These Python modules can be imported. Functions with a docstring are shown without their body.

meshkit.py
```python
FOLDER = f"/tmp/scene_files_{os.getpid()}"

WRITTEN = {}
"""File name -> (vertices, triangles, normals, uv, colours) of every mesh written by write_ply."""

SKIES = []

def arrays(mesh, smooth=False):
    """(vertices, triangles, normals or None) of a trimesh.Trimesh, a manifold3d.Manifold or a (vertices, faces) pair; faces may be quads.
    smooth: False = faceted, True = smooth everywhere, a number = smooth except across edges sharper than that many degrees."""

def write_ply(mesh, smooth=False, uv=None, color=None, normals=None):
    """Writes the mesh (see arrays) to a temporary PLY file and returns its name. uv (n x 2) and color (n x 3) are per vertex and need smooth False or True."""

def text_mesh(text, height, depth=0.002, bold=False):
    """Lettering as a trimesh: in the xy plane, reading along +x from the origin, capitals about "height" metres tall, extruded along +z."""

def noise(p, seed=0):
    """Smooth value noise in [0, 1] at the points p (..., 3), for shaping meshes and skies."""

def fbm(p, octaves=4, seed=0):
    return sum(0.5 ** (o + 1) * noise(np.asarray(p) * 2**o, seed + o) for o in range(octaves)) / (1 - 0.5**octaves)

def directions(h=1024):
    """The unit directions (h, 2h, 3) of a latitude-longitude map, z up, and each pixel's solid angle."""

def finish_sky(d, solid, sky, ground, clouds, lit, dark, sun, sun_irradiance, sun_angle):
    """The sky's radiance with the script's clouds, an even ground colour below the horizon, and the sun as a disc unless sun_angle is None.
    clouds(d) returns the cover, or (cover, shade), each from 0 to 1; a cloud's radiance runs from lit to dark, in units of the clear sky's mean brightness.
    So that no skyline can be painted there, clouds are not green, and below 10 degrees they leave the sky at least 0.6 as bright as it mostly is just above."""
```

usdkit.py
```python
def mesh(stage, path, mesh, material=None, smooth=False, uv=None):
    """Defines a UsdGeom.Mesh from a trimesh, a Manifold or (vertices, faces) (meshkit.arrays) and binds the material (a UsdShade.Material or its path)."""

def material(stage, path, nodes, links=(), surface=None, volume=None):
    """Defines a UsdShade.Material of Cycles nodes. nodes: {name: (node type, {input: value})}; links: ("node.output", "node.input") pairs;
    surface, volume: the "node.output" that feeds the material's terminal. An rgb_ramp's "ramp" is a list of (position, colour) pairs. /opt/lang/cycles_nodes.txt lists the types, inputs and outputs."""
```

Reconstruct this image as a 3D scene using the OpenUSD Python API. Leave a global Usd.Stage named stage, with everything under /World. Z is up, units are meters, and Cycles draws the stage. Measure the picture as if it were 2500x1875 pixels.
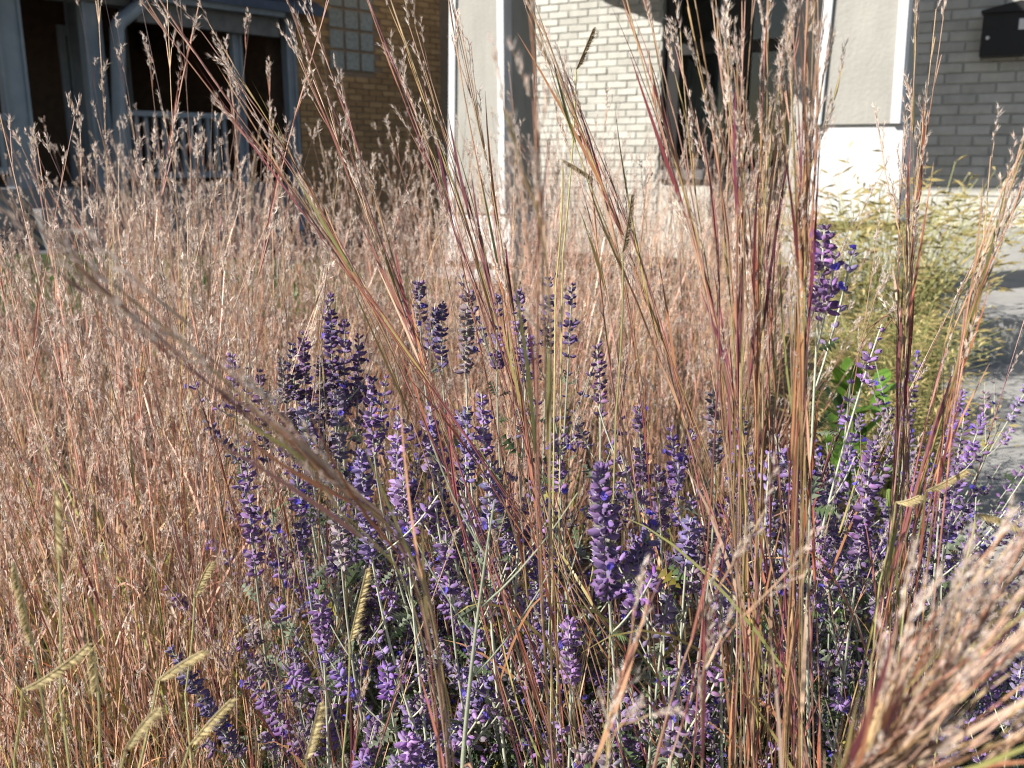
import math, numpy as np, trimesh, usdkit
from pxr import Usd, UsdGeom, UsdLux, UsdShade, Gf, Sdf, Vt
from shapely.geometry import Polygon

stage = Usd.Stage.CreateInMemory()
UsdGeom.SetStageUpAxis(stage, UsdGeom.Tokens.z)
UsdGeom.SetStageMetersPerUnit(stage, 1.0)
world = UsdGeom.Xform.Define(stage, '/World')
stage.SetDefaultPrim(world.GetPrim())
UsdGeom.Scope.Define(stage, '/World/Looks')

# ------------------------------------------------------------------ camera, sky, sun, exposure
H, PITCH, FPX = 0.95, math.radians(13.5), 2300.0          # focal length in pixels of a 2500 wide picture
EXPOSURE = 0.78
SUN_EL, SUN_AZ = math.radians(33), np.array([-0.90, -0.44])
SUN_STRENGTH, SKY_STRENGTH = 1.25, 0.05
cam = UsdGeom.Camera.Define(stage, '/World/camera')
APER = 5.7
cam.CreateHorizontalApertureAttr(APER)
cam.CreateVerticalApertureAttr(APER * 0.75)
cam.CreateFocalLengthAttr(APER * FPX / 2500)
cam.CreateFStopAttr(1.6)
cam.CreateFocusDistanceAttr(0.95)
cam.CreateClippingRangeAttr(Gf.Vec2f(0.02, 500))
cam.CreateExposureAttr(EXPOSURE)
cam.AddTranslateOp().Set(Gf.Vec3d(0, 0, H))
cam.AddRotateXOp().Set(90 - math.degrees(PITCH))

SUN_AZ = SUN_AZ / np.linalg.norm(SUN_AZ)
SUN = np.array([SUN_AZ[0] * math.cos(SUN_EL), SUN_AZ[1] * math.cos(SUN_EL), math.sin(SUN_EL)])   # towards the sun
sky_mat = usdkit.material(stage, '/World/Looks/sky_look', {
    's': ('sky_texture', {'sky_type': 'single_scattering', 'sun_disc': False, 'sun_elevation': SUN_EL, 'sun_rotation': math.atan2(SUN[0], SUN[1])}),
    'b': ('background_shader', {'strength': SKY_STRENGTH})}, [('s.color', 'b.color')], surface='b.background')
dome = UsdLux.DomeLight.Define(stage, '/World/sky')
UsdShade.MaterialBindingAPI.Apply(dome.GetPrim()).Bind(sky_mat)
dome.GetPrim().SetCustomDataByKey('kind', 'structure')
sun = UsdLux.DistantLight.Define(stage, '/World/sun')
sun.CreateNormalizeAttr(True); sun.CreateIntensityAttr(SUN_STRENGTH); sun.CreateAngleAttr(0.5)
sun.CreateColorAttr(Gf.Vec3f(1.0, 0.93, 0.83))
_q = Gf.Rotation(Gf.Vec3d(0, 0, 1), Gf.Vec3d(*map(float, SUN)))
sun.AddOrientOp(UsdGeom.XformOp.PrecisionDouble).Set(_q.GetQuat())

# ------------------------------------------------------------------ helpers
FWD = np.array([0, math.cos(PITCH), -math.sin(PITCH)]); UP = np.array([0, math.sin(PITCH), math.cos(PITCH)])
EYE = np.array([0, 0, H])
def ray(px, py):
    return np.array([1.0, 0, 0]) * (px - 1250) / FPX + UP * (937.5 - py) / FPX + FWD
def at(px, py, Y):
    r = ray(px, py); return EYE + r * (Y / r[1])
S2 = 2500 / 2212.0
def at2(px, py, Y): return at(px * S2, py * S2, Y)
def hit(px, py, P0, n):
    r = ray(px, py); return EYE + r * (np.dot(P0 - EYE, n) / np.dot(r, n))
def unit(v): v = np.asarray(v, float); return v / np.linalg.norm(v)

used = {}
def path_for(name, parent=None):
    base = (str(parent.GetPath()) if parent is not None else '/World') + '/' + name
    k = used.get(base, -1) + 1; used[base] = k
    return base if k == 0 else f'{base}_{k:03d}'
def tag(p, label=None, cat=None, group=None, kind=None):
    p = p.GetPrim() if hasattr(p, 'GetPrim') else p
    for key, v in (('label', label), ('category', cat), ('group', group), ('kind', kind)):
        if v: p.SetCustomDataByKey(key, v)
    return p
def thing(name, label, cat, loc=(0, 0, 0), rotz=0.0, scale=1.0, group=None):
    x = UsdGeom.Xform.Define(stage, path_for(name))
    x.AddTranslateOp().Set(Gf.Vec3d(*map(float, loc))); x.AddRotateZOp().Set(float(rotz)); x.AddScaleOp().Set(Gf.Vec3f(*([float(scale)] * 3 if np.ndim(scale) == 0 else map(float, scale))))
    return tag(x.GetPrim(), label, cat, group)
def dup(src, loc, rotz, scale, label=None, group=None, cat=None):
    x = UsdGeom.Xform.Define(stage, path_for(src.GetName().rstrip('0123456789').rstrip('_')))
    p = x.GetPrim(); p.GetReferences().AddInternalReference(src.GetPath())
    x.ClearXformOpOrder()
    for op in ('xformOp:translate', 'xformOp:rotateZ', 'xformOp:scale'): pass
    x.GetPrim().GetAttribute('xformOp:translate').Set(Gf.Vec3d(*map(float, loc)))
    x.GetPrim().GetAttribute('xformOp:rotateZ').Set(float(rotz))
    x.GetPrim().GetAttribute('xformOp:scale').Set(Gf.Vec3f(*([float(scale)] * 3 if np.ndim(scale) == 0 else map(float, scale))))
    x.GetXformOpOrderAttr().Set(['xformOp:translate', 'xformOp:rotateZ', 'xformOp:scale'])
    p.SetInstanceable(True)
    return tag(p, label, cat, group)
class MB:
    def __init__(s): s.v, s.f, s.c, s.n = [], [], [], 0
    def add(s, v, f, c=(1, 1, 1)):
        v = np.asarray(v, float); f = np.asarray(f, int)
        if f.shape[1] == 4: f = np.vstack([f[:, [0, 1, 2]], f[:, [0, 2, 3]]])
        c = np.asarray(c, float)
        if c.ndim == 1: c = np.broadcast_to(c, (len(v), 3))
        s.v.append(v); s.f.append(f + s.n); s.c.append(c); s.n += len(v)
        return s
    def tm(s, m, c=(1, 1, 1)): return s.add(m.vertices, m.faces, c)
    def box(s, lo, hi, frame=None, c=(1, 1, 1)):
        lo, hi = np.minimum(lo, hi), np.maximum(lo, hi)
        m = trimesh.creation.box(bounds=[lo, hi])
        v = np.array(m.vertices)
        if frame is not None: v = frame(v)
        return s.add(v, m.faces, c)
    def build(s, name, mat, parent=None, smooth=False, kind=None, label=None):
        if not s.v: return None
        v, f, c = np.vstack(s.v), np.vstack(s.f), np.vstack(s.c)
        m = UsdGeom.Mesh.Define(stage, path_for(name, parent))
        m.CreatePointsAttr(Vt.Vec3fArray.FromNumpy(v.astype(np.float32)))
        m.CreateFaceVertexCountsAttr(Vt.IntArray.FromNumpy(np.full(len(f), 3, np.int32)))
        m.CreateFaceVertexIndicesAttr(Vt.IntArray.FromNumpy(f.astype(np.int32).ravel()))
        m.CreateSubdivisionSchemeAttr('none')
        if smooth:
            n = np.zeros_like(v); fn = np.cross(v[f[:, 1]] - v[f[:, 0]], v[f[:, 2]] - v[f[:, 0]])
            for k in range(3): np.add.at(n, f[:, k], fn)
            n /= np.maximum(np.linalg.norm(n, axis=1, keepdims=True), 1e-20)
            m.CreateNormalsAttr(Vt.Vec3fArray.FromNumpy(n.astype(np.float32))); m.SetNormalsInterpolation('vertex')
        UsdGeom.PrimvarsAPI(m).CreatePrimvar('tint', Sdf.ValueTypeNames.Color3fArray, 'vertex').Set(Vt.Vec3fArray.FromNumpy(c.astype(np.float32)))
        UsdShade.MaterialBindingAPI.Apply(m.GetPrim()).Bind(mat)
        return tag(m, label, None, None, kind)

def tube(mb, pts, rad, col, sides=3, cap=False):
    pts = np.asarray(pts, float); n = len(pts)
    t = np.gradient(pts, axis=0); t /= np.linalg.norm(t, axis=1, keepdims=True) + 1e-12
    ref = np.array([0.31, 0.95, 0.05]) if abs(t[0][1]) < 0.8 else np.array([0.95, 0.1, 0.3])
    a = np.cross(t, ref); a /= np.linalg.norm(a, axis=1, keepdims=True) + 1e-12
    b = np.cross(t, a)
    ang = np.arange(sides) * 2 * np.pi / sides
    r = np.broadcast_to(rad, n)[:, None, None]
    v = pts[:, None] + r * (a[:, None] * np.cos(ang)[None, :, None] + b[:, None] * np.sin(ang)[None, :, None])
    i = np.arange(n - 1)[:, None] * sides; j = np.arange(sides)[None]; k = (j + 1) % sides
    f = np.stack([i + j, i + sides + j, i + sides + k, i + k], -1).reshape(-1, 4)
    col = np.asarray(col, float)
    c = np.broadcast_to(col, (n, 3)) if col.ndim == 1 else col
    V = v.reshape(-1, 3); C = np.repeat(c, sides, 0)
    if cap:
        V = np.vstack([V, pts[:1], pts[-1:]]); C = np.vstack([C, c[:1], c[-1:]])
        e = n * sides; q = np.arange(sides); q2 = (q + 1) % sides
        f3 = np.vstack([np.stack([q, q2, np.full(sides, e)], -1), np.stack([q2 + (n - 1) * sides, q + (n - 1) * sides, np.full(sides, e + 1)], -1)])
        f = np.vstack([f[:, [0, 1, 2]], f[:, [0, 2, 3]], f3])
    mb.add(V, f, C)
def ribbon(mb, pts, w, side, col):
    pts = np.asarray(pts, float); n = len(pts)
    t = np.gradient(pts, axis=0); s = np.cross(t, np.cross(side, t)); s /= np.linalg.norm(s, axis=1, keepdims=True) + 1e-12
    w = np.asarray(w)[:, None] / 2
    v = np.stack([pts - s * w, pts + s * w], 1).reshape(-1, 3)
    i = np.arange(n - 1)[:, None] * 2
    f = np.hstack([i, i + 1, i + 3, i + 2])
    col = np.asarray(col, float); c = np.broadcast_to(col, (n, 3)) if col.ndim == 1 else col
    mb.add(v, f, np.repeat(c, 2, 0))
def frame_to(d, spin=0.0):
    """Rotation matrix whose columns are side, side, direction."""
    d = unit(d); a = np.cross([0.0, 0, 1.0], d)
    a = unit(a) if np.linalg.norm(a) > 1e-4 else np.array([1.0, 0, 0])
    b = np.cross(d, a); c, s = math.cos(spin), math.sin(spin)
    return np.stack([a * c + b * s, b * c - a * s, d], 1)
def bez(p0, p1, p2, n):
    t = np.linspace(0, 1, n)[:, None]; return (1 - t) ** 2 * p0 + 2 * t * (1 - t) * p1 + t * t * p2

# ------------------------------------------------------------------ materials
def mat(name, nodes, links, surface): return usdkit.material(stage, '/World/Looks/' + name, nodes, links, surface=surface)
def tint_mat(name, rough=0.5, spec=0.4, transl=0.0, sheen=0.0, vary=0.25, noise=0.0, scale=300):
    nodes = {'a': ('attribute', {'attribute': 'tint'}), 'o': ('object_info', {}),
             'm': ('map_range', {'from_min': 0, 'from_max': 1, 'to_min': 1 - vary, 'to_max': 1 + vary}),
             'h': ('hsv', {'hue': 0.5, 'saturation': 1.0}),
             'p': ('principled_bsdf', {'roughness': rough, 'specular_ior_level': spec, 'sheen_weight': sheen, 'sheen_roughness': 0.4})}
    links = [('a.color', 'h.color'), ('o.random', 'm.value'), ('m.result', 'h.value')]
    out = 'h.color'
    if noise:
        nodes |= {'g': ('texture_coordinate', {}), 'nz': ('noise_texture', {'scale': scale, 'detail': 3}),
                  'nr': ('map_range', {'from_min': 0.25, 'from_max': 0.75, 'to_min': 1 - noise, 'to_max': 1 + noise}), 'h2': ('hsv', {'hue': 0.5, 'saturation': 1.0})}
        links += [('g.object', 'nz.vector'), ('nz.fac', 'nr.value'), ('nr.result', 'h2.value'), ('h.color', 'h2.color')]
        out = 'h2.color'
    links.append((out, 'p.base_color'))
    surf = 'p.BSDF'
    if transl:
        nodes |= {'t': ('translucent_bsdf', {}), 'x': ('mix_closure', {'fac': transl})}
        links += [(out, 't.color'), ('p.BSDF', 'x.closure1'), ('t.BSDF', 'x.closure2')]
        surf = 'x.closure'
    return mat(name, nodes, links, surf)
M = {}
M['stem'] = tint_mat('grass_stem', 0.34, 0.6, 0.0, vary=0.24, noise=0.22, scale=220)
M['blade'] = tint_mat('grass_blade', 0.42, 0.5, 0.18, vary=0.15)
M['fluff'] = tint_mat('seed_fluff', 0.6, 0.3, 0.35, vary=0.12)
M['comb'] = tint_mat('grama_seed', 0.6, 0.3, 0.3, vary=0.1)
M['sage_stem'] = tint_mat('sage_stem', 0.7, 0.2, 0.0, sheen=0.3, noise=0.15)
M['sage_leaf'] = tint_mat('sage_leaf', 0.6, 0.3, 0.25)
M['calyx'] = tint_mat('sage_calyx', 0.75, 0.2, 0.2, sheen=0.5)
M['petal'] = tint_mat('sage_petal', 0.6, 0.2, 0.35)
def surf_mat(name, c1, c2, scale=6.0, rough=0.7, bump=0.2, bscale=60, spec=0.3, dist=0.004, detail=5, dirt=0.0, streak=1.0):
    nodes = {'g': ('geometry', {}), 'n': ('noise_texture', {'scale': scale, 'detail': detail, 'roughness': 0.6}),
             'r': ('rgb_ramp', {'ramp': [(0.3, c1), (0.7, c2)]}), 'b': ('noise_texture', {'scale': bscale, 'detail': 6}),
             'bm': ('bump', {'strength': bump, 'distance': dist}), 'p': ('principled_bsdf', {'roughness': rough, 'specular_ior_level': spec})}
    links = [('g.position', 'n.vector'), ('n.fac', 'r.fac'), ('g.position', 'b.vector'), ('b.fac', 'bm.height'), ('bm.normal', 'p.normal')]
    if dirt:      # weather stains that run down the surface, and fine specks
        nodes |= {'mp': ('mapping', {'scale': (1.0, 1.0, streak)}), 'd': ('noise_texture', {'scale': 11.0, 'detail': 8, 'roughness': 0.7}),
                  'dr': ('map_range', {'from_min': 0.46, 'from_max': 0.72, 'to_min': 0.0, 'to_max': dirt, 'clamp': True}),
                  'mx': ('mix_color', {'b': tuple(x * .5 for x in c1)})}
        links += [('g.position', 'mp.vector'), ('mp.vector', 'd.vector'), ('d.fac', 'dr.value'), ('dr.result', 'mx.fac'), ('r.color', 'mx.a'), ('mx.result', 'p.base_color')]
    else: links.append(('r.color', 'p.base_color'))
    return mat(name, nodes, links, 'p.BSDF')
M['white_paint'] = surf_mat('white_paint', (.54, .57, .61), (.62, .64, .67), 5, 0.5, 0.35, 35, dirt=.35, streak=.15)
M['stucco'] = surf_mat('grey_stucco', (.31, .31, .295), (.36, .36, .34), 4, 0.8, 0.6, 55, dist=0.006, dirt=.3, streak=.12)
M['white_brick'] = surf_mat('white_brick', (.44, .44, .41), (.56, .56, .53), 7, 0.7, 0.7, 90, dirt=.35, streak=.5)
for i, k_ in enumerate((.9, 1.0, 1.06)): M[f'white_brick{i}'] = surf_mat(f'white_brick_{i}', (.42 * k_, .42 * k_, .39 * k_), (.53 * k_, .53 * k_, .50 * k_), 9, 0.7, 0.8, 70, dirt=.22, streak=.5)
M['white_mortar'] = surf_mat('white_mortar', (.36, .36, .34), (.43, .43, .41), 9, 0.8, 0.5, 90)
M['tan_mortar'] = surf_mat('tan_mortar', (.20, .14, .10), (.26, .19, .135), 9, 0.9, 0.5, 90)
for i, (a, b) in enumerate([((.33, .195, .09), (.41, .25, .12)), ((.38, .23, .11), (.46, .285, .14)), ((.27, .155, .075), (.36, .215, .105))]):
    M[f'tan_brick{i}'] = surf_mat(f'tan_brick_{i}', a, b, 12, 0.85, 0.5, 120)
M['concrete'] = surf_mat('concrete', (.33, .33, .325), (.45, .45, .44), 3.5, 0.85, 0.6, 160, dist=0.003, dirt=.5, streak=1.0)
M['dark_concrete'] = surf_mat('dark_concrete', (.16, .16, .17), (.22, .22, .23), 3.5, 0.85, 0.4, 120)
M['soil'] = surf_mat('soil', (.025, .018, .013), (.06, .043, .03), 14, 0.95, 1.0, 70, dist=0.02)
M['lawn'] = surf_mat('lawn', (.035, .07, .018), (.07, .11, .03), 20, 0.9, 1.0, 150, dist=0.02)
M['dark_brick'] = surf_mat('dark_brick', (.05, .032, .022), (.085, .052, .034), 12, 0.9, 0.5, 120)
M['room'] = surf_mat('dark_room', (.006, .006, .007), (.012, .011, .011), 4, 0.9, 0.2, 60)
M['black_metal'] = surf_mat('black_metal', (.012, .012, .013), (.018, .018, .02), 6, 0.42, 0.15, 80)
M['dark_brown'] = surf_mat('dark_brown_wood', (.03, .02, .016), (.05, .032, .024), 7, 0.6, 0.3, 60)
M['slate'] = surf_mat('slate_sill', (.10, .10, .105), (.17, .165, .17), 8, 0.7, 0.4, 60)
M['blue_roof'] = surf_mat('blue_roof', (.05, .07, .11), (.08, .10, .15), 10, 0.8, 0.5, 60)
M['white_trim'] = surf_mat('white_trim', (.20, .235, .285), (.26, .295, .345), 5, 0.5, 0.2, 40, dirt=.3, streak=.15)  # white paint with the deep porch shade mixed into its colour
M['dark_red'] = surf_mat('dark_red', (.06, .015, .012), (.10, .025, .02), 8, 0.7, 0.3, 50)
M['curtain'] = surf_mat('curtain', (.22, .23, .22), (.30, .31, .30), 3, 0.9, 0.3, 30)
M['label'] = surf_mat('mail_label', (.7, .7, .7), (.8, .8, .8), 5, 0.5, 0.1, 40)
M['glass'] = mat('window_glass', {'f': ('fresnel', {'IOR': 1.5}), 't': ('transparent_bsdf', {'color': (.8, .85, .85)}), 'g': ('glossy_bsdf', {'roughness': 0.02, 'color': (.9, .9, .9)}), 'x': ('mix_closure', {})},
                 [('f.fac', 'x.fac'), ('t.BSDF', 'x.closure1'), ('g.BSDF', 'x.closure2')], 'x.closure')
M['glass_block'] = mat('glass_block', {'g': ('geometry', {}), 'n': ('noise_texture', {'scale': 30.0}), 'r': ('rgb_ramp', {'ramp': [(0.3, (.16, .16, .15)), (0.7, (.27, .27, .25))]}), 'p': ('principled_bsdf', {'roughness': 0.25, 'specular_ior_level': 0.6})},
                       [('g.position', 'n.vector'), ('n.fac', 'r.fac'), ('r.color', 'p.base_color')], 'p.BSDF')
M['leaf'] = tint_mat('broad_leaf', 0.45, 0.4, 0.3, noise=0.2, scale=40)
M['bark'] = surf_mat('bark', (.06, .045, .03), (.12, .09, .06), 12, 0.9, 1.0, 40, dist=0.02)

# ------------------------------------------------------------------ the setting: ground, walk, steps
def sheet(name, poly, z, m, h=0.0, kind='structure'):
    poly = Polygon(poly)
    mb = MB()
    if h:
        t = trimesh.creation.extrude_polygon(poly, h, engine='earcut'); t.apply_translation([0, 0, z - h]); mb.tm(t)
    else:
        v, f = trimesh.creation.triangulate_polygon(poly, engine='earcut'); mb.add(np.c_[v, np.full(len(v), z)], f)
    p = mb.build(name, m); tag(p, kind=kind); return p
sheet('ground', [(-150, -60), (150, -60), (150, 200), (-150, 200)], -0.012, M['soil'])
# planting bed soil with gentle relief
gx, gy = np.meshgrid(np.linspace(-3.2, 3.0, 90), np.linspace(-0.4, 6.6, 100))
from meshkit import fbm, noise
zz = 0.02 * fbm(np.c_[gx.ravel() * 6, gy.ravel() * 6, np.zeros(gx.size)], seed=3) if True else 0
idx = np.arange(90 * 100).reshape(100, 90)
ff = np.stack([idx[:-1, :-1], idx[:-1, 1:], idx[1:, 1:], idx[1:, :-1]], -1).reshape(-1, 4)
gm = MB(); gm.add(np.c_[gx.ravel(), gy.ravel(), zz + 0.004], ff)
tag(gm.build('planting_bed_soil', M['soil'], smooth=True), kind='structure')
WX = lambda y: 0.86 + 0.42 * (y - 1.6)
wd, wp = unit([0.387, 0.922]), unit([0.97, -0.24])
def walk_pt(y, off): return (WX(y) + off, y)
sheet('concrete_walk', [walk_pt(-1, 0), walk_pt(-1, 1.5), (WX(4.3) + 1.55, 4.3 - 0.36), (WX(4.3), 4.3)], 0.035, M['concrete'], 0.05)
e0, e1 = np.array([WX(4.3), 4.3]), np.array([WX(4.3) + 1.9, 4.3 - 0.45])
f0, f1 = e0 + wd * 2.35, e1 + wd * 2.35
sheet('lower_step', [tuple(e0), tuple(e1), tuple(f1 + wd * .2), tuple(f0 + wd * .2)], 0.23, M['concrete'], 0.25)
sheet('porch_step', [tuple(f0), tuple(f1), tuple(f1 + wd * 1.6), tuple(f0 + wd * 1.6)], 0.485, M['concrete'], 0.5)
sheet('lawn', [(-14, 6.2), (-1.2, 5.6), (-0.2, 7.2), (-3.2, 9.4), (-14, 9.4)], 0.02, M['lawn'])
sheet('side_path', [(-14, 9.5), (-3.2, 9.5), (-1.0, 11.8), (-1.6, 14.5), (-14, 11.4)], 0.03, M['dark_concrete'], 0.05)

# ------------------------------------------------------------------ white brick house
TH = math.radians(30)
U, N = np.array([math.cos(TH), -math.sin(TH), 0]), np.array([-math.sin(TH), -math.cos(TH), 0])
Z = np.array([0, 0, 1.0])
def wall_frame(P0, u, n): return lambda v: P0 + v[:, :1] * u + v[:, 1:2] * n + v[:, 2:] * Z      # local (along, out, up)
def bricks(parent, mats, fr, a0, a1, z0, z1, L=0.213, Hc=0.0677, joint=0.010, depth=0.012, seed=1, skip=None, limit=300, stagger=0.5):
    rng = np.random.default_rng(seed); k = 0; row = 0
    z = z0
    while z + Hc * .6 < z1:
        a = a0 - L * stagger * (row % 2)
        while a < a1:
            lo, hi = max(a, a0) + abs(rng.normal(0, .0015)), min(a + L - joint, a1) - abs(rng.normal(0, .0015))
            if hi - lo > 0.03 and not (skip and skip((lo + hi) / 2, z + Hc / 2)):
                if k >= limit: return
                d = depth + rng.normal(0, 0.0018)
                j = rng.normal(0, 0.0018, 2); z_j = rng.normal(0, .0012)
                zt = min(z + Hc - joint, z1)
                c = 0.004
                # chamfered brick: back rectangle to front rectangle
                v = np.array([[lo, 0, z], [hi, 0, z], [hi, 0, zt], [lo, 0, zt],
                              [lo, d - c, z], [hi, d - c, z], [hi, d - c, zt], [lo, d - c, zt],
                              [lo + c, d + j[0], z + c], [hi - c, d + j[0], z + c], [hi - c, d + j[1], zt - c], [lo + c, d + j[1], zt - c]])
                f = []
                for s in (0, 4):
                    for q in range(4):
                        q2 = (q + 1) % 4; f.append([s + q, s + q2, s + 4 + q2, s + 4 + q])
                f.append([8, 9, 10, 11])
                MB().add(fr(v), f).build('brick', mats[rng.integers(len(mats))] if isinstance(mats, list) else mats, parent)
                k += 1
            a += L
        z += Hc; row += 1

white_house = thing('white_house', 'white painted brick bungalow with porch columns and dark front window', 'house')
# right wall of the porch
PR = at(2380, 330, 6.6); PR[2] = 0
frR = wall_frame(PR, U, N)
loc = lambda p, P0, u: float(np.dot(p - P0, u))
zb = hit(2300, 549, PR, N)[2]
aR0 = loc(hit(2130, 400, PR, N), PR, U)
MB().box([aR0 - 0.6, -0.25, zb - 0.35], [2.2, 0, 3.0], frR).build('wall', M['white_mortar'], white_house)
WB = [M['white_brick0'], M['white_brick1'], M['white_brick2']]
bricks(white_house, WB, frR, aR0, 1.15, zb, 2.0, seed=3, limit=300)
# centre wall (farther back) with the window beside it
PC = at(1480, 200, 9.6); PC[2] = 0
frC = wall_frame(PC, U, N)
zC = hit(1500, 560, PC, N)[2]
aC0, aC1 = loc(hit(1250, 200, PC, N), PC, U), loc(hit(1612, 250, PC, N), PC, U)
aW1 = loc(hit(2080, 250, PC, N), PC, U)
zs = hit(1780, 415, PC, N)[2]                       # window sill height
MB().box([aC0, -0.3, 0], [aC1, 0, 3.2], frC).build('wall', M['white_mortar'], white_house)
bricks(white_house, WB, frC, aC0 + .01, aC1 - 0.004, zC, 2.75, seed=5, limit=300)
MB().box([aC1, -0.3, 0], [aW1, -0.02, zs - 0.09], frC).build('wall', M['white_brick'], white_house)
MB().box([aC1 + .002, -0.3, zs - 0.088], [aW1, 0.06, zs], frC).build('window_sill', M['slate'], white_house)
MB().box([aC1 + .002, -0.3, 2.9], [aW1, -0.02, 3.2], frC).build('lintel', M['white_brick'], white_house)
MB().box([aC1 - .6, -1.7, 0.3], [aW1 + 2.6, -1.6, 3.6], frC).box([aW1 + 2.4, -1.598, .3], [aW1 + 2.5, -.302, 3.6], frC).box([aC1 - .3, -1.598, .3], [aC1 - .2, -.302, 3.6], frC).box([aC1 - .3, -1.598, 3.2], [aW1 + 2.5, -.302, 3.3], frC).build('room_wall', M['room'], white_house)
MB().box([aW1 + .002, -.3, 0], [aW1 + 2.6, -.02, 3.2], frC).build('wall', M['white_brick'], white_house)
win = MB()
def wbar(x0, x1, z0, z1, y0=-0.16, y1=-0.06): win.box([x0, y0, z0], [x1, y1, z1], frC)
wx0, wx1 = aC1 + 0.012, aW1 - 0.005
m1 = loc(hit(1790, 250, PC, N), PC, U)
wbar(wx0, wx0 + .14, zs + .002, 2.9); wbar(wx1 - .1, wx1, zs + .002, 2.9)
wbar(m1 - .10, m1 + .10, zs + .002, 2.9)
zt = hit(1900, 105, PC, N)[2]
wbar(wx0 + .141, m1 - .101, zs + .003, zs + .1); wbar(m1 + .101, wx1 - .101, zs + .003, zs + .1)
wbar(wx0 + .141, m1 - .101, zt - .05, zt + .05); wbar(m1 + .101, wx1 - .101, zt - .05, zt + .05)
window = win.build('window_frame', M['black_metal'], white_house)
MB().box([wx0 + .141, -0.115, zs + .101], [m1 - .101, -0.109, 2.9], frC).build('pane', M['glass'], window)
MB().box([m1 + .101, -0.115, zs + .101], [wx1 - .101, -0.109, 2.9], frC).build('pane', M['glass'], window)
# drawn curtain and blind inside the left light
cu = MB(); ca, cb = loc(hit(1650, 200, PC, N), PC, U), loc(hit(1785, 200, PC, N), PC, U)
zc0, zc1 = zs + .12, hit(1700, 130, PC, N)[2]
xs = np.linspace(0, 1, 40)
top = np.array([(ca + (cb - ca) * x, -0.30 + 0.015 * math.sin(x * 40), zc1 - (zc1 - zc0) * 0.72 * x ** 1.1) for x in xs]); bot = top.copy(); bot[:, 2] = zc0
cu.add(frC(np.stack([top, bot], 1).reshape(-1, 3)), np.array([[2 * i, 2 * i + 1, 2 * i + 3, 2 * i + 2] for i in range(39)]))
cu.build('curtain', M['curtain'], white_house)
# unseen storey and gable above the picture, added to block skylight
up = MB()
up.box([aC0 - 2.0, -3.0, 3.21], [aW1 + 4.2, -.002, 5.6], frC)
up.build('upper_wall', M['white_brick'], white_house)
ga = trimesh.creation.extrude_polygon(Polygon([(aC0 - 2.6, 5.6), (aW1 + 4.8, 5.6), ((aC0 + aW1) / 2 + 1.1, 8.4)]), 6.0, engine='earcut')
v = np.array(ga.vertices)[:, [0, 2, 1]]; v[:, 1] = .4 - v[:, 1]
MB().add(frC(v), ga.faces).build('roof', M['blue_roof'], white_house)  # gable of the added storey, also there to cut skylight
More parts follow.
